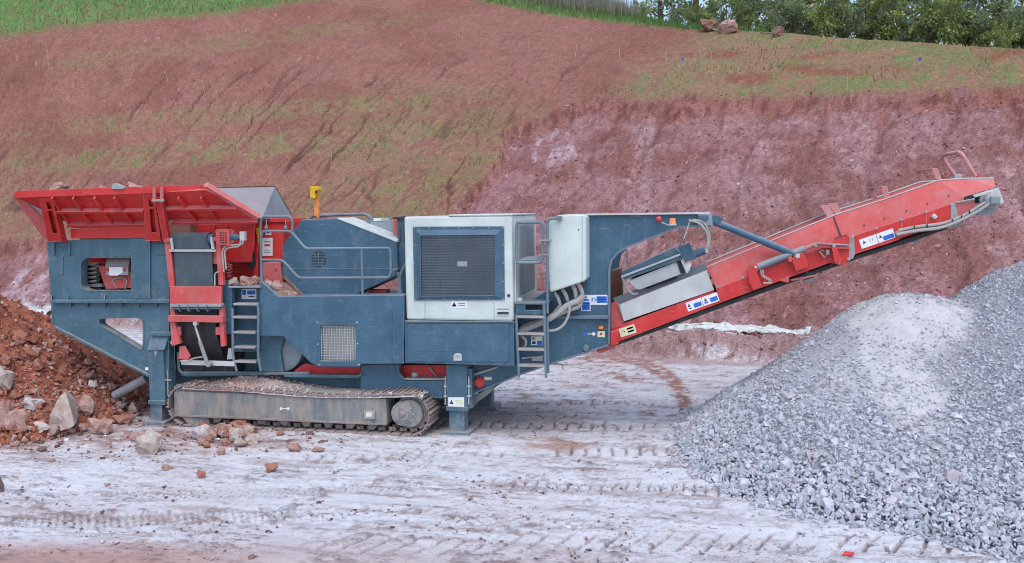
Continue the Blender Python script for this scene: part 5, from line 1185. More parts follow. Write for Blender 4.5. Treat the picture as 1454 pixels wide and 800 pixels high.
for k, off in enumerate(((0, 0), (1.5, -3), (-1, 3))):
    part('hose', 'hose', MB().tube(bend([P(a + off[0], b + off[1], YV - .09 - .03 * k) for a, b in [(1274, 330.5), (1300, 325), (1340, 321), (1372, 307), (1392, 292 + k * 2), (1408, 285)]], .35), .022, 7), hdm, 0)
for q in ((1299, 325), (1317, 323), (1353, 316), (1366, 311), (1377, 303)): part('cable_tie', 'label_black', MB().tube(PT([(q[0] - 1, q[1] - 5), (q[0] + 1, q[1] + 5)], YV - .15), .008, 5), hdm, 0)
part('hose_clamp', 'grey_steel', MB().plate(rnd([(1272, 330), (1281, 326), (1284, 333), (1275, 337)], 2), YV - .13, .1), hdm)
part('under_plate', 'worn_steel', MB().plate([(1345, 322), (1362, 315), (1358, 321), (1348, 325)], YV, .3), hdm, 0)
# hoops along the top
def hoop(a, b, c_, d, Y, w=.05, th=.012, mat='red_paint_dusty'):
    pts = PT([a, b, c_, d], Y); o = None; hb_ = MB()
    for i in range(3):
        u, v = pts[i], pts[i + 1]; dd = (v - u).normalized(); nn = Vector((-dd.z, 0, dd.x)) * th
        hb_.slab([u - nn, v - nn, v + nn, u + nn], (0, w, 0))
    return part('belt_hoop', mat, hb_, cv, .004)
def loop_bar(p, w_=.012, mat='red_paint_dusty', dep=.10):
    """flat-bar hoop bent over the skirts: p are pixel corners"""
    V = PT(p, YV + .10); mb_ = MB(); k = len(V); vs_ = []; fs_ = []
    for i, q in enumerate(V):
        a = V[max(0, i - 1)]; b = V[min(k - 1, i + 1)]; d = (b - a).normalized(); nn = Vector((-d.z, 0, d.x)) * w_
        vs_ += [q - nn, q + nn, q + nn + Vector((0, dep, 0)), q - nn + Vector((0, dep, 0))]
    for i in range(k - 1):
        a = 4 * i; b = a + 4; fs_ += [(a, a + 1, b + 1, b), (a + 1, a + 2, b + 2, b + 1), (a + 2, a + 3, b + 3, b + 2), (a + 3, a, b, b + 3)]
    fs_ += [(0, 3, 2, 1), (4 * k - 4, 4 * k - 3, 4 * k - 2, 4 * k - 1)]
    mb_.add(vs_, fs_); return part('belt_hoop', mat, mb_, cv, .003)
for (a, b) in (((1180, 308), (1172, 293.5)), ((1191, 304), (1183, 291))):
    p0 = P(*a, YV + .10); p1_ = P(*b, YV + .10); w3 = Vector((0, .09, 0))
    part('belt_hoop', 'hoop_paint', MB().slab([p0 - Vector((.05, 0, 0)), p0 + Vector((.05, 0, 0)), p1_ + Vector((.06, 0, 0)), p1_ - Vector((.06, 0, 0))], (0, .02, 0)), cv, .004)
    part('belt_hoop', 'hoop_paint', MB().slab([p1_ + Vector((-.06, 0, 0)), p1_ + Vector((.06, 0, 0)), p1_ + Vector((.06, wd, .0)), p1_ + Vector((-.06, wd, .0))], (0, 0, .02)), cv, .004)
for (fa, fb, ga, gb) in (((1259, 281), (1256, 266.5), (1242, 282), (1237, 268)), ((1333, 254.5), (1328, 241), (1312, 257), (1304, 243.5))):
    for (u, v, Y) in ((fa, fb, YV + .1), (ga, gb, YV + .1 + .35)):
        p0, p1_ = P(*u, Y), P(*v, Y); part('belt_hoop', 'hoop_paint', MB().slab([p0 - Vector((.04, 0, 0)), p0 + Vector((.04, 0, 0)), p1_ + Vector((.04, 0, 0)), p1_ - Vector((.04, 0, 0))], (0, .02, 0)), cv, .004)
    q0, q1_ = P(*fb, YV + .1), P(*gb, YV + .45)
    part('belt_hoop', 'hoop_paint', MB().slab([q0 - Vector((.04, 0, 0)), q0 + Vector((.04, 0, 0)), q1_ + Vector((.04, 0, 0)), q1_ - Vector((.04, 0, 0))], (0, 0, .02)), cv, .004)
gl = part('guard_loop', 'hoop_paint', MB().tube(bend([P(1385.5, 251, YV + .15), P(1364, 215.5, YV + .15), P(1336, 221, YV + .95), P(1358, 253, YV + .95)], .12), .028, 9), cv, 0)
part('loop_brace', 'red_paint_dusty', MB().tube([P(1345, 252, YV + .95), P(1351, 243, YV + .95)], .02, 7), gl, 0)
part('loop_foot', 'pale_steel', MB().boxp(1356, 247.5, 1366, 254, YV + .4, YV + .5), gl, .004)
part('loop_foot', 'red_paint_dusty', MB().boxp(1389, 246.5, 1397, 254, YV + .2, YV + .3), gl, .004)

# ---- undercarriage
def track(root_name):
    I = P(264, 577, 0.0); S = P(579, 586, 0.0); r = 0.325
    I.z = S.z = 0.325 + .012; ln = S.x - I.x; path = []
    nseg = 200
    per = 2 * ln + 2 * math.pi * r
    def at(d):
        d %= per
        if d < ln: t = d / ln; return Vector((I.x + d, 0, I.z - r)), Vector((1, 0, 0))
        d -= ln
        if d < math.pi * r: a = -math.pi / 2 + d / r; return Vector((S.x + r * math.cos(a), 0, S.z + r * math.sin(a))), Vector((-math.sin(a), 0, math.cos(a)))
        d -= math.pi * r
        if d < ln:
            t = d / ln; sag = -.075 * math.sin(math.pi * t) - .03 * math.sin(2 * math.pi * t + .4) * math.sin(math.pi * t)
            return Vector((S.x - d, 0, S.z + r + sag)), Vector((-1, 0, 0))
        d -= ln; a = math.pi / 2 + d / r; return Vector((I.x + r * math.cos(a), 0, I.z + r * math.sin(a))), Vector((-math.sin(a), 0, math.cos(a)))
    ctr = Vector(((I.x + S.x) / 2, .25, 0))
    fr_ = MB().plate(rnd([(247, 556), (548, 566.5), (549, 603.5), (248, 590)], 2), .03, .40)
    root = part(root_name, 'track_frame', fr_, bevel=.012)
    npad = 54; pm = MB().box(-.075, .075, 0, .50, -.012, .012); pm.box(-.066, -.046, 0, .50, .012, .042); pm.box(0, .018, 0, .5, .012, .034)
    pad = None
    for i in range(npad):
        p, d = at(i * per / npad); p = p + Vector((0, 0, 0))
        if pad is None:
            pad = pm.build('track_pad', 'track_steel', root, .003, at=(0, 0, 0)); o = pad
        else:
            o = pad.copy(); COL.objects.link(o); o.parent = root
        WORLD[o.name] = p; o.location = p - WORLD[root.name]; o.rotation_euler = (0, -math.atan2(-d.z, -d.x), 0)
    lk_ = MB()
    for i in range(npad):
        p, d = at((i + .5) * per / npad); n_ = Vector((d.z, 0, -d.x)); q = p - n_ * .055
        for y in (.14, .30): lk_.slab([q - d * .055 - n_ * .028 + Vector((0, y, 0)), q + d * .055 - n_ * .028 + Vector((0, y, 0)), q + d * .055 + n_ * .028 + Vector((0, y, 0)), q - d * .055 + n_ * .028 + Vector((0, y, 0))], (0, .04, 0))
        lk_.lathe(q + Vector((0, .11, 0)), (0, 1, 0), [(0, .02), (.26, .02)], 6)
    tag(part('track_chain', 'track_steel', lk_, root, 0), kind='stuff')
    part('frame_top', 'track_frame', MB().plate([(250, 550), (320, 545), (330, 552), (545, 560), (548, 567), (250, 557)], .06, .34), root)
    part('frame_lip', 'track_steel', MB().plate([(247, 588.5), (548, 602), (548, 604.5), (247, 591.5)], .015, .42), root, .003)
    wh = part('sprocket', 'track_frame', MB().lathe(S + Vector((0, .04, 0)), (0, 1, 0), [(0, .10), (.01, .20), (.03, .215), (.10, .215), (.12, .26), (.38, .26), (.40, .2)], 30), root, 0)
    part('final_drive', 'track_frame', MB().lathe(P(571, 586, 0) * Vector((1, 1, 0)) + Vector((0, -.02, S.z)), (0, 1, 0), [(0, .045), (.012, .05), (.014, .105), (.03, .11), (.032, .15), (.055, .155), (.057, .19), (.14, .195)], 28), wh, 0)
    part('hub_cap', 'track_steel', MB().lathe(P(571, 586, 0) * Vector((1, 1, 0)) + Vector((0, -.035, S.z)), (0, 1, 0), [(0, .03), (.016, .042)], 16), wh, 0)
    for k in range(10):
        a = k * math.pi / 5; c = P(571, 586, 0) * Vector((1, 1, 0)) + Vector((.165 * math.cos(a), .035, S.z + .165 * math.sin(a))); part('bolt', 'grey_steel', MB().lathe(c - Vector((0, .02, 0)), (0, 1, 0), [(0, .014), (.025, .017)], 6), wh, 0)
    part('idler', 'track_frame', MB().lathe(I + Vector((0, .06, 0)), (0, 1, 0), [(0, .12), (.01, .24), (.05, .255), (.35, .255), (.38, .2)], 28), root, 0)
    for k in range(8):
        x = 307 + k * 31.5; p = P(x, 604, .06); part('bottom_roller', 'track_frame', MB().lathe(Vector((p.x, .08, .135)), (0, 1, 0), [(0, .045), (.01, .075), (.30, .075)], 16), root, 0)
    part('roller_guard', 'track_frame', MB().plate([(258, 592), (296, 594), (297, 605), (268, 604)], .05, .3), root)
    pl_ = part('maker_plate', 'grey_steel', MB().plate(rnd(rect(517, 583.5, 532, 595.5), 1), .005, .024), root, .003)
    part('maker_plate_print', 'label_yellow', MB().plate(rect(520, 586, 528, 592), .001, .004), pl_, 0)
    for x, mm in ((399, 'label_white'), (409, 'label_white')): part('lifting_mark', mm, MB().lathe(P(x, 580.5, .026), (0, 1, 0), [(0, .024), (.004, .024)], 14), root, 0)
    part('lifting_mark', 'label_white', MB().plate(rect(401, 580, 407, 581.2), .026, .004), root, 0)
    return root
tr = track('crawler_track')
copy_tree(tr, (0, 2.15, 0), CR)
g2_ = np.random.default_rng(5)
# ---- jacking legs
def leg(xc0, xc1, yt, ym, yb, Ya, Yb, zfoot=0.02):
    o = part('jacking_leg', 'blue_paint_dusty', MB().boxp(xc0, yt, xc1, ym, Ya, Yb), bevel=.008); i = (xc1 - xc0) * .13
    a = P(xc0 + i, 590, Ya + .03).x; b = P(xc1 - i, 590, Ya + .03).x; zt = P(xc0, ym, Ya).z
    part('inner_leg', 'blue_paint_dusty', MB().box(a, b, Ya + .03, Yb - .03, .05, zt + .02), o, .006)
    part('foot', 'blue_paint_dusty', MB().box(a - .10, b + .10, Ya - .06, Yb + .06, -.02, .05), o, .008)
    part('collar', 'blue_paint_dusty', MB().boxp(xc0 - 1, ym - 5, xc1 + 1, ym + 1, Ya - .02, Yb + .02), o, .005)
    return o
l1 = leg(211, 233, 497, 574, 605, .06, .34)
part('leg_head', 'blue_paint_dusty', MB().slab([P(209, 497, .02), P(233, 497, .02), P(240, 476, .13), P(214, 476, .13)], (0, .12, 0)), l1)
part('leg_head', 'blue_paint_dusty', MB().boxp(213, 472, 242, 477, .06, .22), l1)
part('leg_rib', 'blue_paint_dusty', MB().boxp(234, 490, 241, 570, .14, .30), l1)
part('hinge_pin', 'grey_steel', MB().tube(PT([(238, 526), (238.5, 560)], .10), .012, 6), l1, 0)
part('hinge_pin', 'grey_steel', MB().tube(PT([(233.5, 540), (243, 540)], .09), .012, 6), l1, 0)
part('gusset', 'grey_steel', MB().plate([(217, 498), (224, 498), (221, 507)], .055, .004), l1, 0)
copy_tree(l1, (0, 2.3, 0), CR)
l2 = leg(634, 663, 519, 583, 612, .24, .52)
label_plate('sticker', rect(636.5, 564.5, 659, 578.5), .24, l2, [('label_black', tri(641, 568, 6, 6)), ('label_yellow', rect(647, 567.5, 657, 575.5))])
for x in (632.5, 665.5):
    part('hinge_pin', 'pale_steel', MB().tube(PT([(x, 535), (x, 575)], .28), .014, 6), l2, 0)
    for y in (549, 563): part('clip', 'pale_steel', MB().boxp(x - 2.5, y - 1, x + 2.5, y + 1, .25, .31), l2, 0)
part('side_post', 'blue_paint_dusty', MB().boxp(664, 524, 670, 580, .30, .50), l2)
copy_tree(l2, (0, 1.75, 0), CR)
part('cross_beam', 'grey_steel', MB().slab(PT([(669, 566, .7), (695, 550, .7), (696, 558, .7), (669, 578, .7)]), (0, .3, 0)))
part('drain_pipe', 'grey_steel', MB().tube(PT([(163, 562, .5), (208, 537, .5)]), .075, 14), bevel=0)

# ---- spoil lying on the near track (uncountable)
n = 3400; tx = g2_.uniform(0, 1, n); pa, pb = P(258, 545, 0), P(600, 553, 0)
X = pa.x + (pb.x - pa.x) * tx; Yq = g2_.uniform(.02, .60, n); px_ = 258 + 342 * tx
hgt = np.interp(px_, [255, 285, 320, 345, 380, 420, 470, 530, 600], [.0, .0, .08, .14, .08, .03, -.03, -.05, -.05]) * (0.25 + 1.1 * np.minimum(1, Yq / .35))
Zt = .68 - .075 * np.sin(np.pi * np.clip(tx * 1.05, 0, 1))
size = np.exp(g2_.normal(math.log(.014), .5, n)); tone = g2_.normal(1, .18, n).clip(.5, 1.4); mixr = np.interp(px_, [258, 320, 350, 400, 600], [.8, 1, .7, .45, .05])
colr = np.where((g2_.random(n) < mixr)[:, None], np.array([.44, .30, .275]), np.array([.54, .51, .51])) * tone[:, None]
V_, F_, C_ = stones(np.stack([X, Yq, Zt + hgt * (.75 + .3 * g2_.random(n))], -1), size, colr, g2_)
bx_, by_ = np.meshgrid(np.linspace(0, 1, 150), np.linspace(.0, .62, 16)); bpx = 258 + 342 * bx_
bh = np.interp(bpx, [255, 285, 320, 345, 380, 420, 470, 530, 600], [-.04, -.01, .08, .14, .08, .03, -.03, -.05, -.05]) * (0.25 + 1.1 * np.minimum(1, by_ / .35)) * (0.7 + .6 * fbm(bx_ * 40, by_ * 9, 121, 3))
bz = .675 - .075 * np.sin(np.pi * np.clip(bx_ * 1.05, 0, 1)) + bh - .05 * (1 - sstep(0, .06, by_)); bX = pa.x + (pb.x - pa.x) * bx_
bc_ = lerp3(np.broadcast_to(np.array([.50, .46, .46]), bx_.shape + (3,)), np.array([.40, .25, .22]), np.interp(bpx, [258, 320, 350, 400, 600], [.6, 1, .7, .35, .0]) * (0.5 + fbm(bx_ * 30, by_ * 6, 122, 3)))
bi = np.arange(bx_.size).reshape(bx_.shape); bF = np.stack([bi[:-1, :-1], bi[:-1, 1:], bi[1:, 1:], bi[1:, :-1]], -1).reshape(-1, 4); bF = np.concatenate([bF[:, [0, 1, 2]], bF[:, [0, 2, 3]]])
F_ = np.concatenate([F_, bF + len(V_)]); V_ = np.concatenate([V_, np.stack([bX, by_, bz], -1).reshape(-1, 3)]); C_ = np.concatenate([C_, bc_.reshape(-1, 3)])
sm = mesh_np('spoil_on_track', V_, F_, C_); sm.materials.append(MATS['stone_chips'])
o = bpy.data.objects.new('spoil_on_track', sm); put(o, (0, 0, 0)); tag(o, 'dusty pinkish stone chips spilled along the top of the near crawler track', 'spoil', kind='stuff')
from mathutils import noise as mnoise

# ------------------------------------------------------------------ rocks
def rock_mat(name, a, b, sc=6.0):
    m, t, bs = new_mat(name); v, g = wpos(t)
    c = mixc(t, ramp(t, noise(t, v, sc, 6, 0.7), 0.35, 0.65), a, b)
    c = mixc(t, mth(t, 'MULTIPLY', ramp(t, noise(t, v, sc * 7, 5), 0.45, 0.7), 0.35), c, tuple(x * 0.55 for x in a))
    t.links.new(c, bs.inputs['Base Color']); bs.inputs['Roughness'].default_value = 0.9; bs.inputs['Specular IOR Level'].default_value = 0.25
    bp = N(t, 'ShaderNodeBump', i_Strength=0.7, i_Distance=0.02); t.links.new(noise(t, v, 25, 7, 0.7), bp.inputs['Height']); t.links.new(bp.outputs[0], bs.inputs['Normal'])
rock_mat('rock_pink', (0.36, 0.20, 0.16), (0.47, 0.33, 0.29)); rock_mat('rock_red', (0.30, 0.12, 0.08), (0.38, 0.19, 0.14)); rock_mat('rock_pale', (0.50, 0.46, 0.43), (0.40, 0.28, 0.23)); rock_mat('rock_white', (0.58, 0.56, 0.56), (0.48, 0.42, 0.40))
rock_mat('rock_dark', (0.12, 0.08, 0.08), (0.20, 0.13, 0.12)); rock_mat('clod_earth', (0.20, 0.10, 0.07), (0.30, 0.19, 0.15), 9)
def rock_mesh(seed, sq_=(1, .85, .75)):
    V, F = hull(15, seed, sq_); bm = bmesh.new(); vs_ = [bm.verts.new(p) for p in V]
    for f in F: bm.faces.new([vs_[i] for i in f])
    bmesh.ops.dissolve_limit(bm, angle_limit=math.radians(12), verts=bm.verts, edges=bm.edges)
    bmesh.ops.triangulate(bm, faces=bm.faces)
    bmesh.ops.subdivide_edges(bm, edges=bm.edges[:], cuts=2, use_grid_fill=True); bm.normal_update()
    o_ = Vector((seed * 3.1, seed * 1.7, 0))
    for v in bm.verts:
        d = mnoise.noise(v.co * 1.6 + o_) * .16 + mnoise.noise(v.co * 4.0 + o_) * .09 + mnoise.cell(v.co * 3.0 + o_) * .05
        v.co += v.normal * d
    me = bpy.data.meshes.new('rock'); bm.to_mesh(me); bm.free(); return me
ROCKM = {}
def rock(pos, w, h, mat, label, group=None, seed=0, cat='rock', name='rock', sink=0.2):
    """pos = point on the ground below its middle; w, h = width and height in metres"""
    key = (seed % 9, mat)
    if key not in ROCKM: me = rock_mesh(300 + key[0]); me.materials.append(MATS[mat]); ROCKM[key] = me
    me = ROCKM[key]; o = bpy.data.objects.new(name, me); r = random.Random(seed * 7 + 1)
    co = np.empty(len(me.vertices) * 3); me.vertices.foreach_get('co', co); co = co.reshape(-1, 3); ext = co.max(0) - co.min(0)
    o.scale = (w / ext[0], w * .85 / ext[1], h / ext[2] * (1 + sink)); o.rotation_euler = (r.uniform(-.25, .25), r.uniform(-.2, .2), r.uniform(-.5, .5))
    put(o, Vector(pos) + Vector((0, 0, h * .5 * (1 - sink)))); tag(o, label, cat, group); return o
def drop(px, py, fn=None):
    """where the ray through a pixel meets the floor or one of the heaps"""
    r = ray(px, py); t = np.linspace(6, 30, 3000) / np.linalg.norm(r); pts = CAM + t[:, None] * r
    h = np.maximum(earth_z(pts[:, 0], pts[:, 1]), 0.0)
    i = np.nonzero(pts[:, 2] < h)[0]; i = i[0] if len(i) else -1
    return Vector((pts[i, 0], pts[i, 1], h[i]))
def mpp(p): return float(np.linalg.norm(np.array(p) - CAM)) / FPX * 1.02
ORD = ['first', 'second', 'third', 'fourth', 'fifth', 'sixth', 'seventh', 'eighth', 'ninth', 'tenth', 'eleventh', 'twelfth', 'thirteenth', 'fourteenth', 'fifteenth', 'sixteenth', 'seventeenth', 'eighteenth', 'nineteenth', 'twentieth', 'twenty-first', 'twenty-second', 'twenty-third', 'twenty-fourth']
GRP = 'broken rocks lying on the red earth heap'
for k, (x, y, w, h, m_, lab) in enumerate([
    (92, 616, 46, 50, 'rock_pale', 'largest pale angular boulder at the foot of the red earth heap'),
    (137, 616, 30, 24, 'rock_pink', 'pink angular rock just right of the large pale boulder'),
    (123, 586, 26, 24, 'rock_pink', 'reddish-pink block behind and right of the large pale boulder'),
    (26, 607, 28, 22, 'rock_pink', 'broad pink rock near the left picture edge on the earth heap'),
    (4, 610, 22, 34, 'rock_pink', 'tall pink rock cut by the left picture edge'),
    (9, 552, 26, 26, 'rock_pale', 'pale weathered boulder high on the heap at the left picture edge'),
    (47, 580, 20, 16, 'rock_white', 'whitish block halfway up the heap above the large boulder'),
    (9, 598, 16, 9, 'rock_white', 'flat whitish stone left of the broad pink rock'),
    (170, 582, 16, 13, 'rock_pale', 'small pale stone on the heap below the drain pipe'),
    (190, 588, 18, 15, 'rock_pink', 'pink stone on the heap beside the left jacking leg'),
    (168, 602, 28, 13, 'rock_red', 'flat red-brown stone between the boulder and the left jacking leg'),
    (213, 642, 36, 30, 'rock_pale', 'lone two-toned pale rock on the floor in front of the left jacking leg'),
    (196, 624, 18, 11, 'rock_pink', 'small pink stone just behind the lone two-toned rock'),
    (385, 670, 19, 11, 'rock_red', 'lone rounded red-brown stone on the pale floor in front of the track'),
    (287, 678, 14, 9, 'rock_red', 'small reddish stone on the pale floor left of the lone rounded stone'),
    (237, 667, 14, 7, 'rock_pink', 'low pink stone on the pale floor below the two-toned rock'),
    (0, 698, 10, 28, 'rock_dark', 'dark stone cut off by the left picture edge low down'),
    (117, 612, 12, 10, 'rock_red', 'small red stone wedged between the large pale boulder and its pink neighbour'),
    (60, 614, 17, 13, 'rock_white', 'small bluish-white stone left of the large pale boulder')]):
    p = drop(x, y); s_ = mpp(p); rock(p, w * s_, h * s_, m_, lab, seed=k + 1)
rr = random.Random(4)
for k in range(34):                                             # the heap's unnumbered middling stones
    x = rr.uniform(5, 205); y = rr.uniform(470 + x * .36, 628 - x * .12)
    p = drop(x, y); s_ = mpp(p); w = rr.uniform(9, 19)
    rock(p, w * s_, w * s_ * rr.uniform(.55, .85), rr.choice(['rock_pink', 'rock_red', 'rock_red', 'rock_red']), 'middling broken stone among the rubble of the red earth heap', GRP, seed=40 + k)
for k in range(34):                                             # spilled rocks in front of the track
    x = min(max(rr.gauss(328, 26), 268), 384); y = min(max(rr.gauss(624, 9), 606), 646)
    p = drop(x, y); s_ = mpp(p); w = rr.uniform(9, 22) * (1.0 if y > 612 else .8)
    rock(p, w * s_, w * s_ * rr.uniform(.55, .85), rr.choice(['rock_pink', 'rock_pink', 'rock_pale', 'rock_red']), 'pinkish broken stone in the small pile spilled in front of the crawler track', 'stones spilled in front of the track', seed=90 + k)
p = drop(285, 624); rock(p, 24 * mpp(p), 18 * mpp(p), 'rock_white', 'whitest rock of the spill, at its left end by the crawler track', seed=131)
for k, (x, y, w, lab) in enumerate([(398, 618, 12, 'small pink stone by the middle of the crawler track'), (441, 618, 12, 'small flat reddish stone under the track frame right of its middle'), (456, 630, 10, 'tiny reddish stone just in front of the crawler track'),
                                    (420, 640, 26, 'long flat brown clod in the rut in front of the track'), (452, 641, 16, 'short brown clod right of the long flat one in the rut'), (475, 673, 9, 'tiny stone right of the lone rounded stone'),
                                    (150, 690, 9, 'tiny reddish stone on the pale floor at the lower left'), (60, 640, 12, 'small pink stone below the large pale boulder'), (75, 655, 8, 'tiny stone farther below the large pale boulder'), (20, 634, 12, 'small reddish stone at the heap foot near the left picture edge')]):
    p = drop(x, y); s_ = mpp(p); rock(p, w * s_, w * s_ * .45, rr.choice(['rock_pink', 'rock_dark', 'rock_red']), lab, 'stray stones on the floor', seed=140 + k)
# stones caught on the machine
for k, (x, y, Y, w, h) in enumerate([(352, 403, .12, 22, 15), (336, 405, .10, 17, 11), (363, 404, .2, 13, 14), (328, 406, .06, 10, 8), (344, 406, .02, 9, 6)]):
    p = P(x, 406.5, Y); p.z = P(350, 406.5, 0).z; s_ = mpp(p); rock(p, w * s_, h * s_, 'rock_pink' if k % 2 == 0 else 'rock_pale', 'pink stone lying on the landing above the rear ladder', 'stones on the landing above the rear ladder', seed=160 + k, sink=.1)
for k, (x, y, Y, w, h) in enumerate([(394, 415, .20, 22, 16), (384, 411, .18, 14, 12), (400, 421, .22, 20, 12), (412, 424, .22, 18, 12), (380, 407, .16, 10, 10), (405, 414, .30, 12, 10)]):
    p = P(x, y, Y); s_ = mpp(p); rock(p, w * s_, h * s_, 'rock_pink' if k != 1 else 'rock_pale', 'pink stone lodged in the rusty trough behind the blue side panel', 'stones lodged in the trough', seed=170 + k, sink=.1)
for k, (x, w, h, lab) in enumerate([(85, 20, 14, 'pale stone showing over the hopper rim near its rear end'), (145, 14, 10, 'low stone showing over the middle of the hopper rim'), (188, 30, 15, 'widest pink stone showing over the hopper rim right of the clamp')]):
    p = P(x, 275, .1); s_ = mpp(p); rock(p, w * s_, h * s_, 'rock_pink', lab, seed=180 + k, sink=.0)

# ------------------------------------------------------------------ white plastic sheeting on the berm
def sheet(pts, wdt, seed, label):
    C_ = [hill_pt(a, b) for a, b in pts]; path = []
    for i in range(len(C_) - 1):
        for j in range(10): path.append(C_[i].lerp(C_[i + 1], j / 10))
    path.append(C_[-1]); V = []; F = []; nc = 13
    for i, p in enumerate(path):
        for j in range(nc):
            u = j / (nc - 1) - .5
            nz = float(fbm(np.array(i * .55 + j * .1), np.array(j * .9 + seed), 7 + seed, 3)) - .5; ny = float(fbm(np.array(i * .3), np.array(j * .5 + 40), 9 + seed, 3)) - .5
            V.append((p.x + BN[0] * (u * wdt + ny * .25), p.y + BN[1] * (u * wdt + ny * .25), p.z + .12 + .12 * math.cos(u * math.pi) + nz * .16))
    for i in range(len(path) - 1):
        for j in range(nc - 1): a = i * nc + j; F.append((a, a + 1, a + nc + 1, a + nc))
    me = mesh_np('plastic_sheet', V, F, None, True); me.materials.append(MATS['torn_plastic'])
    o = bpy.data.objects.new('plastic_sheet', me); c = path[len(path) // 2]; me.transform(Matrix.Translation(-c)); put(o, c)
    so = o.modifiers.new('thickness', 'SOLIDIFY'); so.thickness = .012; tag(o, label, 'plastic sheet'); return o
plain('sheet_grass', (0.36, 0.40, 0.30), 0.8)
sheet([(952, 459), (985, 459), (1020, 460), (1055, 463), (1090, 464), (1125, 465), (1152, 469)], .42, 1, 'crumpled white plastic sheet lying along the berm behind the discharge conveyor')
sheet([(36, 450), (52, 449), (72, 450)], .5, 5, 'scrap of white plastic sheet behind the red earth heap')

# ------------------------------------------------------------------ grass, reeds, flowers on the hillside (uncountable)
HPX, HPY = project(GX, GY, ZZ)
vis = (Qg > Q1 + .6)
def scatter(mask, n, gg):
    ix = np.nonzero(mask.ravel())[0]; ix = gg.choice(ix, n, replace=True)
    sp_ = (VVg.ravel()[ix] * .0045)
    return GX.ravel()[ix] + gg.normal(0, 1, n) * sp_, GY.ravel()[ix] + gg.normal(0, 1, n) * sp_, ZZ.ravel()[ix], HPX.ravel()[ix], HPY.ravel()[ix]
def blades(name, x, y, z, hgt, wid, cols, gg, label, lean=.35):
    n = len(x); a = gg.uniform(0, 2 * np.pi, n); b = gg.uniform(0, 2 * np.pi, n); L = gg.uniform(.1, 1, n) * lean * hgt
    B = np.stack([x, y, z - .03], -1); S = np.stack([np.cos(a), np.sin(a), 0 * a], -1) * (wid / 2)[:, None]; T = B + np.stack([np.cos(b) * L, np.sin(b) * L, hgt + .03], -1)
    V = np.stack([B - S, B + S, T], 1).reshape(-1, 3); F = np.arange(3 * n).reshape(n, 3)
    me = mesh_np(name, V, F, np.repeat(cols, 3, 0)); me.materials.append(MATS['blades']); o = bpy.data.objects.new(name, me); put(o, (0, 0, 0)); tag(o, label, 'grass', kind='stuff'); return o
gg = np.random.default_rng(12)
lushL = vis & (HPY < np.interp(HPX, [-200, 0, 130, 300, 440, 620], [62, 48, 34, 18, 0, -25])) & (HPX < 640) & (HPY > -60)
x, y, z, u, w = scatter(lushL, 16000, gg); tone = gg.normal(1, .22, len(x)).clip(.5, 1.6)
blades('meadow_grass', x, y, z, gg.uniform(.10, .24, len(x)), gg.uniform(.02, .045, len(x)), np.where((gg.random(len(x)) < .25)[:, None], np.array([.20, .21, .075]), np.array([.105, .225, .065])) * tone[:, None], gg, 'lush green meadow grass at the top left of the hillside')
crl = np.interp(HPX, [600, 680, 780, 880, 970, 1060, 1130, 1250, 1454], [-30, 2, 20, 32, 41, 44, 46, 52, 68])
lushR = vis & (HPY < crl + 1) & (HPX > 660) & (HPX < 1600) & (Qg < np.interp(Sg, _cr[:, 0], _cr[:, 1]) + 4)
x, y, z, u, w = scatter(lushR, 15000, gg); tone = gg.normal(1, .22, len(x)).clip(.5, 1.6)
blades('crest_grass', x, y, z, gg.uniform(.12, .34, len(x)), gg.uniform(.02, .05, len(x)), np.where((gg.random(len(x)) < .2)[:, None], np.array([.20, .22, .08]), np.array([.12, .25, .065])) * tone[:, None], gg, 'bright green grass strip along the crest of the hillside')
fieldR = vis & (HPX > 830) & (HPX < 1560) & (HPY > np.interp(HPX, [830, 980, 1454], [100, 46, 68])) & (HPY < np.interp(HPX, _CUTX, _CUTY) - 3)
x, y, z, u, w = scatter(fieldR, 15000, gg); kp = fbm(x * .7, y * .7, 32, 3) + gg.normal(0, .05, len(x)) > .47; x, y, z = x[kp], y[kp], z[kp]; tone = gg.normal(1, .22, len(x)).clip(.5, 1.6)
blades('field_grass', x, y, z, gg.uniform(.05, .14, len(x)), gg.uniform(.02, .05, len(x)), np.where((gg.random(len(x)) < .5)[:, None], np.array([.27, .21, .105]), np.array([.165, .195, .07])) * tone[:, None], gg, 'thin yellowish grass above the excavated face', .8)
fieldL = vis & (HPX < 760) & (HPX > -120) & (HPY > 60) & (HPY < np.interp(HPX, _CUTX, _CUTY) - 6)
x, y, z, u, w = scatter(fieldL, 26000, gg)
gb = np.clip(blob(u, w, 300, 165 - 0.08 * (u - 300), 330, 15) * 0.7 + blob(u, w, 330, 212 - 0.085 * (u - 330), 330, 20) + blob(u, w, 620, 205, 190, 95) * 0.8 + blob(u, w, 0, 300, 160, 60) * .5, 0.03, 1)
kp = gg.random(len(x)) < gb * sstep(.42, .58, fbm(x * 1.2, y * 1.2, 33, 3)); x, y, z = x[kp], y[kp], z[kp]; tone = gg.normal(1, .25, len(x)).clip(.5, 1.6)
blades('seedling_grass', x, y, z, gg.uniform(.04, .11, len(x)), gg.uniform(.015, .04, len(x)), np.where((gg.random(len(x)) < .55)[:, None], np.array([.25, .20, .10]), np.array([.14, .19, .07])) * tone[:, None], gg, 'sparse seedling grass in bands across the red field', .9)
reed = vis & (HPX > 740) & (HPX < 1130) & (HPY < crl - 9) & (Qg < np.interp(Sg, _cr[:, 0], _cr[:, 1]) + 5)
x, y, z, u, w = scatter(reed, 13000, gg); kp = (u < 960) | (gg.random(len(x)) < .35); x, y, z, u = x[kp], y[kp], z[kp], u[kp]; tone = gg.normal(1, .2, len(x)).clip(.5, 1.5)
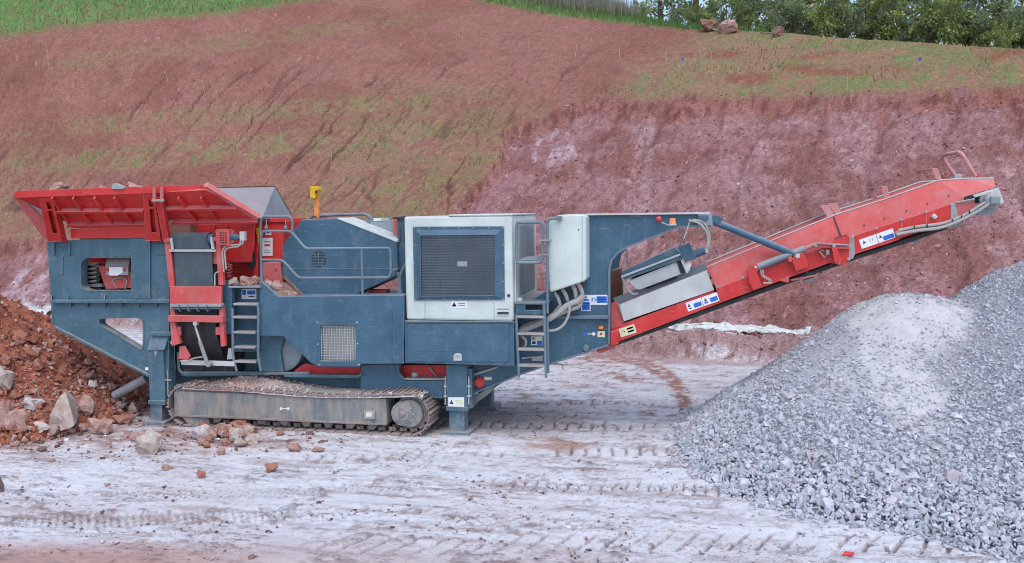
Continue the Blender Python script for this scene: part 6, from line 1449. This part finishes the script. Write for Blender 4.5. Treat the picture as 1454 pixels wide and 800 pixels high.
blades('dry_reeds', x, y, z, gg.uniform(.45, 1.0, len(x)), gg.uniform(.012, .03, len(x)), np.where((gg.random(len(x)) < .3)[:, None], np.array([.20, .22, .13]), np.array([.36, .335, .29])) * tone[:, None], gg, 'dry greyish reeds and weeds along the crest', .3)
x, y, z, u, w = scatter(fieldR & (HPX > 1000) & (HPY < 118), 330, gg)
blades('yellow_flowers', x, y, z + .10, gg.uniform(.03, .06, len(x)), gg.uniform(.05, .11, len(x)), np.tile(np.array([[.62, .56, .05]]), (len(x), 1)) * gg.uniform(.7, 1.1, (len(x), 1)), gg, 'small yellow flowers dotted over the grass above the cut', .5)

# ------------------------------------------------------------------ canes on the field
plain('cane', (0.46, 0.38, 0.24), 0.8); plain('cane_grey', (0.20, 0.15, 0.12), 0.9)
for k, (x0, y0, x1, y1) in enumerate([(69, 96, 66, 62), (190, 104, 187, 88), (240, 118, 233, 101), (292, 132, 285, 114), (311, 147, 306, 127), (332, 162, 329, 143), (356, 184, 352, 162), (400, 200, 396, 178), (470, 234, 470, 205),
                                      (657, 58, 657, 38), (751, 76, 750, 56), (816, 83, 819, 63), (880, 83, 879, 65), (946, 88, 946, 70), (1203, 126, 1203, 105), (1011, 108, 1010, 72), (1141, 44, 1146, 27), (541, 40, 553, 26)]):
    b = hill_pt(x0, y0); d = (np.array(b) - CAM); r = ray(x1, y1); t = (np.array(b)[:2] - CAM[:2]) @ fw / (r[:2] @ fw); e = Vector(CAM + r * t)
    o = MB().tube([b - Vector((0, 0, .15)), b.lerp(e, .5) + Vector((.01, 0, 0)), e], .011, 5, r2=.006).build('garden_cane', 'cane', None, 0, at=b)
    lab = {0: 'tall thin cane standing alone at the far left of the field', 15: 'leaning cane above the excavated face among the grass', 16: 'pale stake leaning on the crest before the trees', 17: 'cane lying aslant near the top of the red field'}.get(k, 'thin pale cane stuck upright in the red field')
    tag(o, lab, 'cane', None if k in (0, 15, 16, 17) else 'canes stuck in the field')
for (x, y, lab) in ((969, 87, 'small blue plastic scrap on bare soil left of the grassy patch'), (1306, 88, 'small blue plastic scrap in the grass at the right')):
    b = hill_pt(x, y); s_ = mpp(b); m_ = MB().slab([b + Vector((-.04, 0, 0)), b + Vector((.03, .02, .02)), b + Vector((.05, 0, .11)), b + Vector((.0, -.03, .13)), b + Vector((-.03, 0, .07))], (0, .02, .01))
    tag(m_.build('plastic_scrap', 'label_blue', None, 0), lab, 'plastic scrap')
b = G(1205, 793); tag(MB().slab([b + Vector((-.06, 0, .02)), b + Vector((.05, .01, .025)), b + Vector((.06, .05, .03)), b + Vector((-.03, .07, .03))], (0, 0, .015)).build('plastic_scrap', 'lamp_red', None, .003), 'small red plastic scrap on the pale floor before the gravel heap', 'plastic scrap')

# ------------------------------------------------------------------ trees and shrubs beyond the crest
def leaf_cloud(centres, rad, per, size, seed, base, alt):
    g_ = np.random.default_rng(seed); n = len(centres) * per
    c = np.repeat(np.array(centres), per, 0); d = g_.normal(size=(n, 3)); d /= np.linalg.norm(d, axis=1)[:, None]
    p = c + d * (np.repeat(rad, per) * g_.random(n) ** .45)[:, None] * np.array([1, 1, .85])
    R = rand_rot(n, g_); s_ = size * g_.uniform(.6, 1.3, n)
    q = np.array([[-.5, 0, 0], [0, -.28, .04], [.5, 0, 0], [0, .28, .04]])
    V = np.einsum('nij,vj->nvi', R, q) * s_[:, None, None] + p[:, None, :]
    tone = g_.normal(1, .25, n).clip(.45, 1.7) * np.repeat(g_.normal(1, .18, len(centres)).clip(.6, 1.5), per)
    col = np.where((g_.random(n) < .25)[:, None], np.array(alt), np.array(base)) * tone[:, None]
    return V.reshape(-1, 3), np.arange(4 * n).reshape(n, 4), np.repeat(col, 4, 0)
plain('bark', (0.13, 0.10, 0.08), 0.95, 0, 0.35, 9)
TREES = {}
def tree_parts(kind, seed):
    r = random.Random(seed); pal = [((.22, .30, .12), (.33, .37, .14)), ((.26, .34, .12), (.40, .42, .15)), ((.20, .27, .16), (.28, .33, .18))][seed % 3]
    wood = MB(); cen = []; rad = []
    if kind == 'tree':
        H_ = r.uniform(6.5, 8.5); tp = [Vector((r.uniform(-.1, .1) * i, r.uniform(-.1, .1) * i, H_ * .8 * i / 5)) for i in range(6)]; wood.tube(tp, .17, 8, r2=.05)
        for k in range(16):
            z = r.uniform(.14, .95) * H_ * .78; a = r.uniform(0, 6.28); L = (1.9 - z / H_ * .9) * r.uniform(.6, 1.1); b = tp[min(5, int(z / (H_ * .8) * 5))]; b = Vector((b.x, b.y, z)); e = b + Vector((math.cos(a) * L, math.sin(a) * L, L * r.uniform(.1, .6)))
            wood.tube([b, b.lerp(e, .5) + Vector((0, 0, .1)), e], .05, 5, r2=.015)
            for f in (.45, .75, 1.0): cen.append(tuple(b.lerp(e, f) + Vector((r.uniform(-.3, .3), r.uniform(-.3, .3), r.uniform(-.2, .3))))); rad.append(r.uniform(.35, .7))
        per, sz = 58, .19
    else:
        H_ = r.uniform(2.0, 3.0)
        for k in range(9):
            a = r.uniform(0, 6.28); e = Vector((math.cos(a) * r.uniform(.3, 1.3), math.sin(a) * r.uniform(.3, 1.3), H_ * r.uniform(.45, 1))); wood.tube([Vector((0, 0, -.1)), e * .5 + Vector((0, 0, .2)), e], .035, 5, r2=.01)
            for f in (.35, .65, .95): cen.append(tuple(e * f + Vector((r.uniform(-.35, .35), r.uniform(-.35, .35), r.uniform(-.1, .25))))); rad.append(r.uniform(.28, .55))
        per, sz = 95, .14
    V, F, C_ = leaf_cloud(cen, np.array(rad), per, sz, seed, *pal); lm = mesh_np('crown', V, F, C_); lm.materials.append(MATS['blades'])
    return wood, lm
def plant(kind, seed, pos, label, group, sc=1.0, rz=0.0):
    nm = 'tree' if kind == 'tree' else 'shrub'; root = thing(nm, pos, label, nm, group); key = (kind, seed)
    if key not in TREES:
        wood, lm = tree_parts(kind, seed); w_ = wood.build('trunk' if kind == 'tree' else 'stems', 'bark', None, 0, at=(0, 0, 0)); TREES[key] = (w_.data, lm); bpy.data.objects.remove(w_)
    for n_, me in zip(('trunk' if kind == 'tree' else 'stems', 'crown'), TREES[key]):
        o = bpy.data.objects.new(n_, me); put(o, pos, root); o.location = (0, 0, 0)
    root.scale = (sc, sc, sc); root.rotation_euler = (0, 0, rz); return root
def behind(px, back):
    c = np.array([np.interp(px, [a for a, _ in CRPX], [p.x for p in CRP]), np.interp(px, [a for a, _ in CRPX], [p.y for p in CRP])]) ; d_ = c - CAM[:2]; c = c + d_ / np.linalg.norm(d_) * back
    return Vector((c[0], c[1], float(hill_z(c[0], c[1])[0]) - .05))
CRPX = [(640, -16), (760, -4), (860, 14), (960, 37), (1090, 44), (1200, 52), (1330, 60), (1454, 68), (1700, 84)]; CRP = [slope_pt(a, b) for a, b in CRPX]
rt_ = random.Random(21)
TL = ['tree with a slim dark trunk, left of the pair by the sky gap', 'tree with a slim dark trunk, right of the pair by the sky gap']
for k, (x, bk_) in enumerate([(992, 5.5), (1010, 6.0)]): plant('tree', 0, behind(x, bk_), TL[k], None, 1.0, rt_.uniform(0, 6))
for k, x in enumerate([940, 1060, 1105, 1150, 1195, 1240, 1285, 1330, 1375, 1420, 1465, 1510, 1560, 1610]):
    plant('tree', 1 + k % 3, behind(x, rt_.uniform(5.5, 9.0)), 'leafy green tree, %s from the left in the front row beyond the shrubs' % ORD[k], 'trees in the row beyond the crest', rt_.uniform(.85, 1.1), rt_.uniform(0, 6))
for k, x in enumerate([1130, 1315, 1500]):
    plant('tree', 1 + (k + 1) % 3, behind(x, rt_.uniform(11, 15)), 'shaded tree, %s from the left in the back row of the wood' % ORD[k], 'trees of the back row', rt_.uniform(.9, 1.2), rt_.uniform(0, 6))
for k, x in enumerate([915, 960, 985, 1006, 1035, 1062, 1090, 1120, 1150, 1176, 1205, 1234, 1262, 1290, 1318, 1345, 1372, 1400, 1428, 1452, 1480, 1510, 1540]):
    plant('shrub', 4 + k % 3, behind(x, rt_.uniform(1.6, 3.6)), 'green shrub at the edge of the wood, %s from the left along the crest' % ORD[k], 'shrubs along the edge of the wood', rt_.uniform(.45, .65) if x < 1050 else rt_.uniform(.5, .95), rt_.uniform(0, 6))
# uprooted stumps and earth clods lying on the crest
for k, (x, y, w, h, lab) in enumerate([(1002, 37, 27, 19, 'brown uprooted stump lying on the crest below the two trunks'), (1037, 40, 26, 20, 'pale-topped uprooted stump in the middle of the three on the crest'), (1108, 44, 18, 13, 'smallest brown uprooted stump at the right on the crest')]):
    p = behind(x, -.4); s_ = mpp(p); rock(p, w * s_, h * s_, 'clod_earth' if k != 1 else 'rock_pink', lab, None, seed=200 + k, cat='stump', name='uprooted_stump', sink=.1)
for k, (a, b) in enumerate([((1015, 36), (1030, 41)), ((1080, 33), (1098, 38)), ((946, 20), (955, 16))]):
    p = behind(a[0], -.5) + Vector((0, 0, .15)); q = p + Vector(((b[0] - a[0]) * mpp(p), -.2, (a[1] - b[1]) * mpp(p)))
    tag(MB().tube([p, p.lerp(q, .5) + Vector((0, 0, .03)), q], .035, 6, r2=.02).build('fallen_branch', 'hose' if k == 0 else 'cane_grey', None, 0), ['pale bluish branch lying between the first two stumps', 'grey branch lying beside the smallest stump', 'thin grey branch among the dry reeds'][k], 'branch')
# rock waiting in the hopper (uncountable)
gq = np.random.default_rng(23); xa_, xb_ = P(95, 300, 0).x, P(255, 300, 0).x; zt_ = P(150, 277, -.42).z; n = 900
fx_ = gq.uniform(xa_, xb_, n); fy_ = gq.uniform(.38, 2.4, n); edge_ = np.minimum(np.minimum(fx_ - xa_, xb_ - fx_) * 1.2, np.minimum(fy_ - .34, 2.45 - fy_)).clip(0, .5)
fz_ = zt_ - .42 + edge_ * .55 + gq.normal(0, .03, n); sz2 = np.exp(gq.normal(math.log(.10), .35, n)); tone = gq.normal(1, .18, n).clip(.5, 1.4)
V_, F_, C_ = stones(np.stack([fx_, fy_, fz_], -1), sz2, np.where((gq.random(n) < .4)[:, None], np.array([.44, .33, .30]), np.array([.36, .20, .165])) * tone[:, None], gq)
V2 = np.array([(x, y, z) for x in (xa_, xb_) for y in (.26, 2.45) for z in (zt_ - .75, zt_ - .42)]); F2 = np.array([(0, 1, 3), (0, 3, 2), (4, 6, 7), (4, 7, 5), (0, 4, 5), (0, 5, 1), (2, 3, 7), (2, 7, 6), (0, 2, 6), (0, 6, 4), (1, 5, 7), (1, 7, 3)])
F_ = np.concatenate([F_, F2 + len(V_)]); V_ = np.concatenate([V_, V2]); C_ = np.concatenate([C_, np.tile(np.array([[.28, .14, .11]]), (8, 1))])
fm = mesh_np('feed_rock', V_, F_, C_); fm.materials.append(MATS['stone_chips']); o = bpy.data.objects.new('feed_rock', fm); put(o, (0, 0, 0)); tag(o, 'broken pink rock filling the hopper of the crusher', 'rock', kind='stuff')
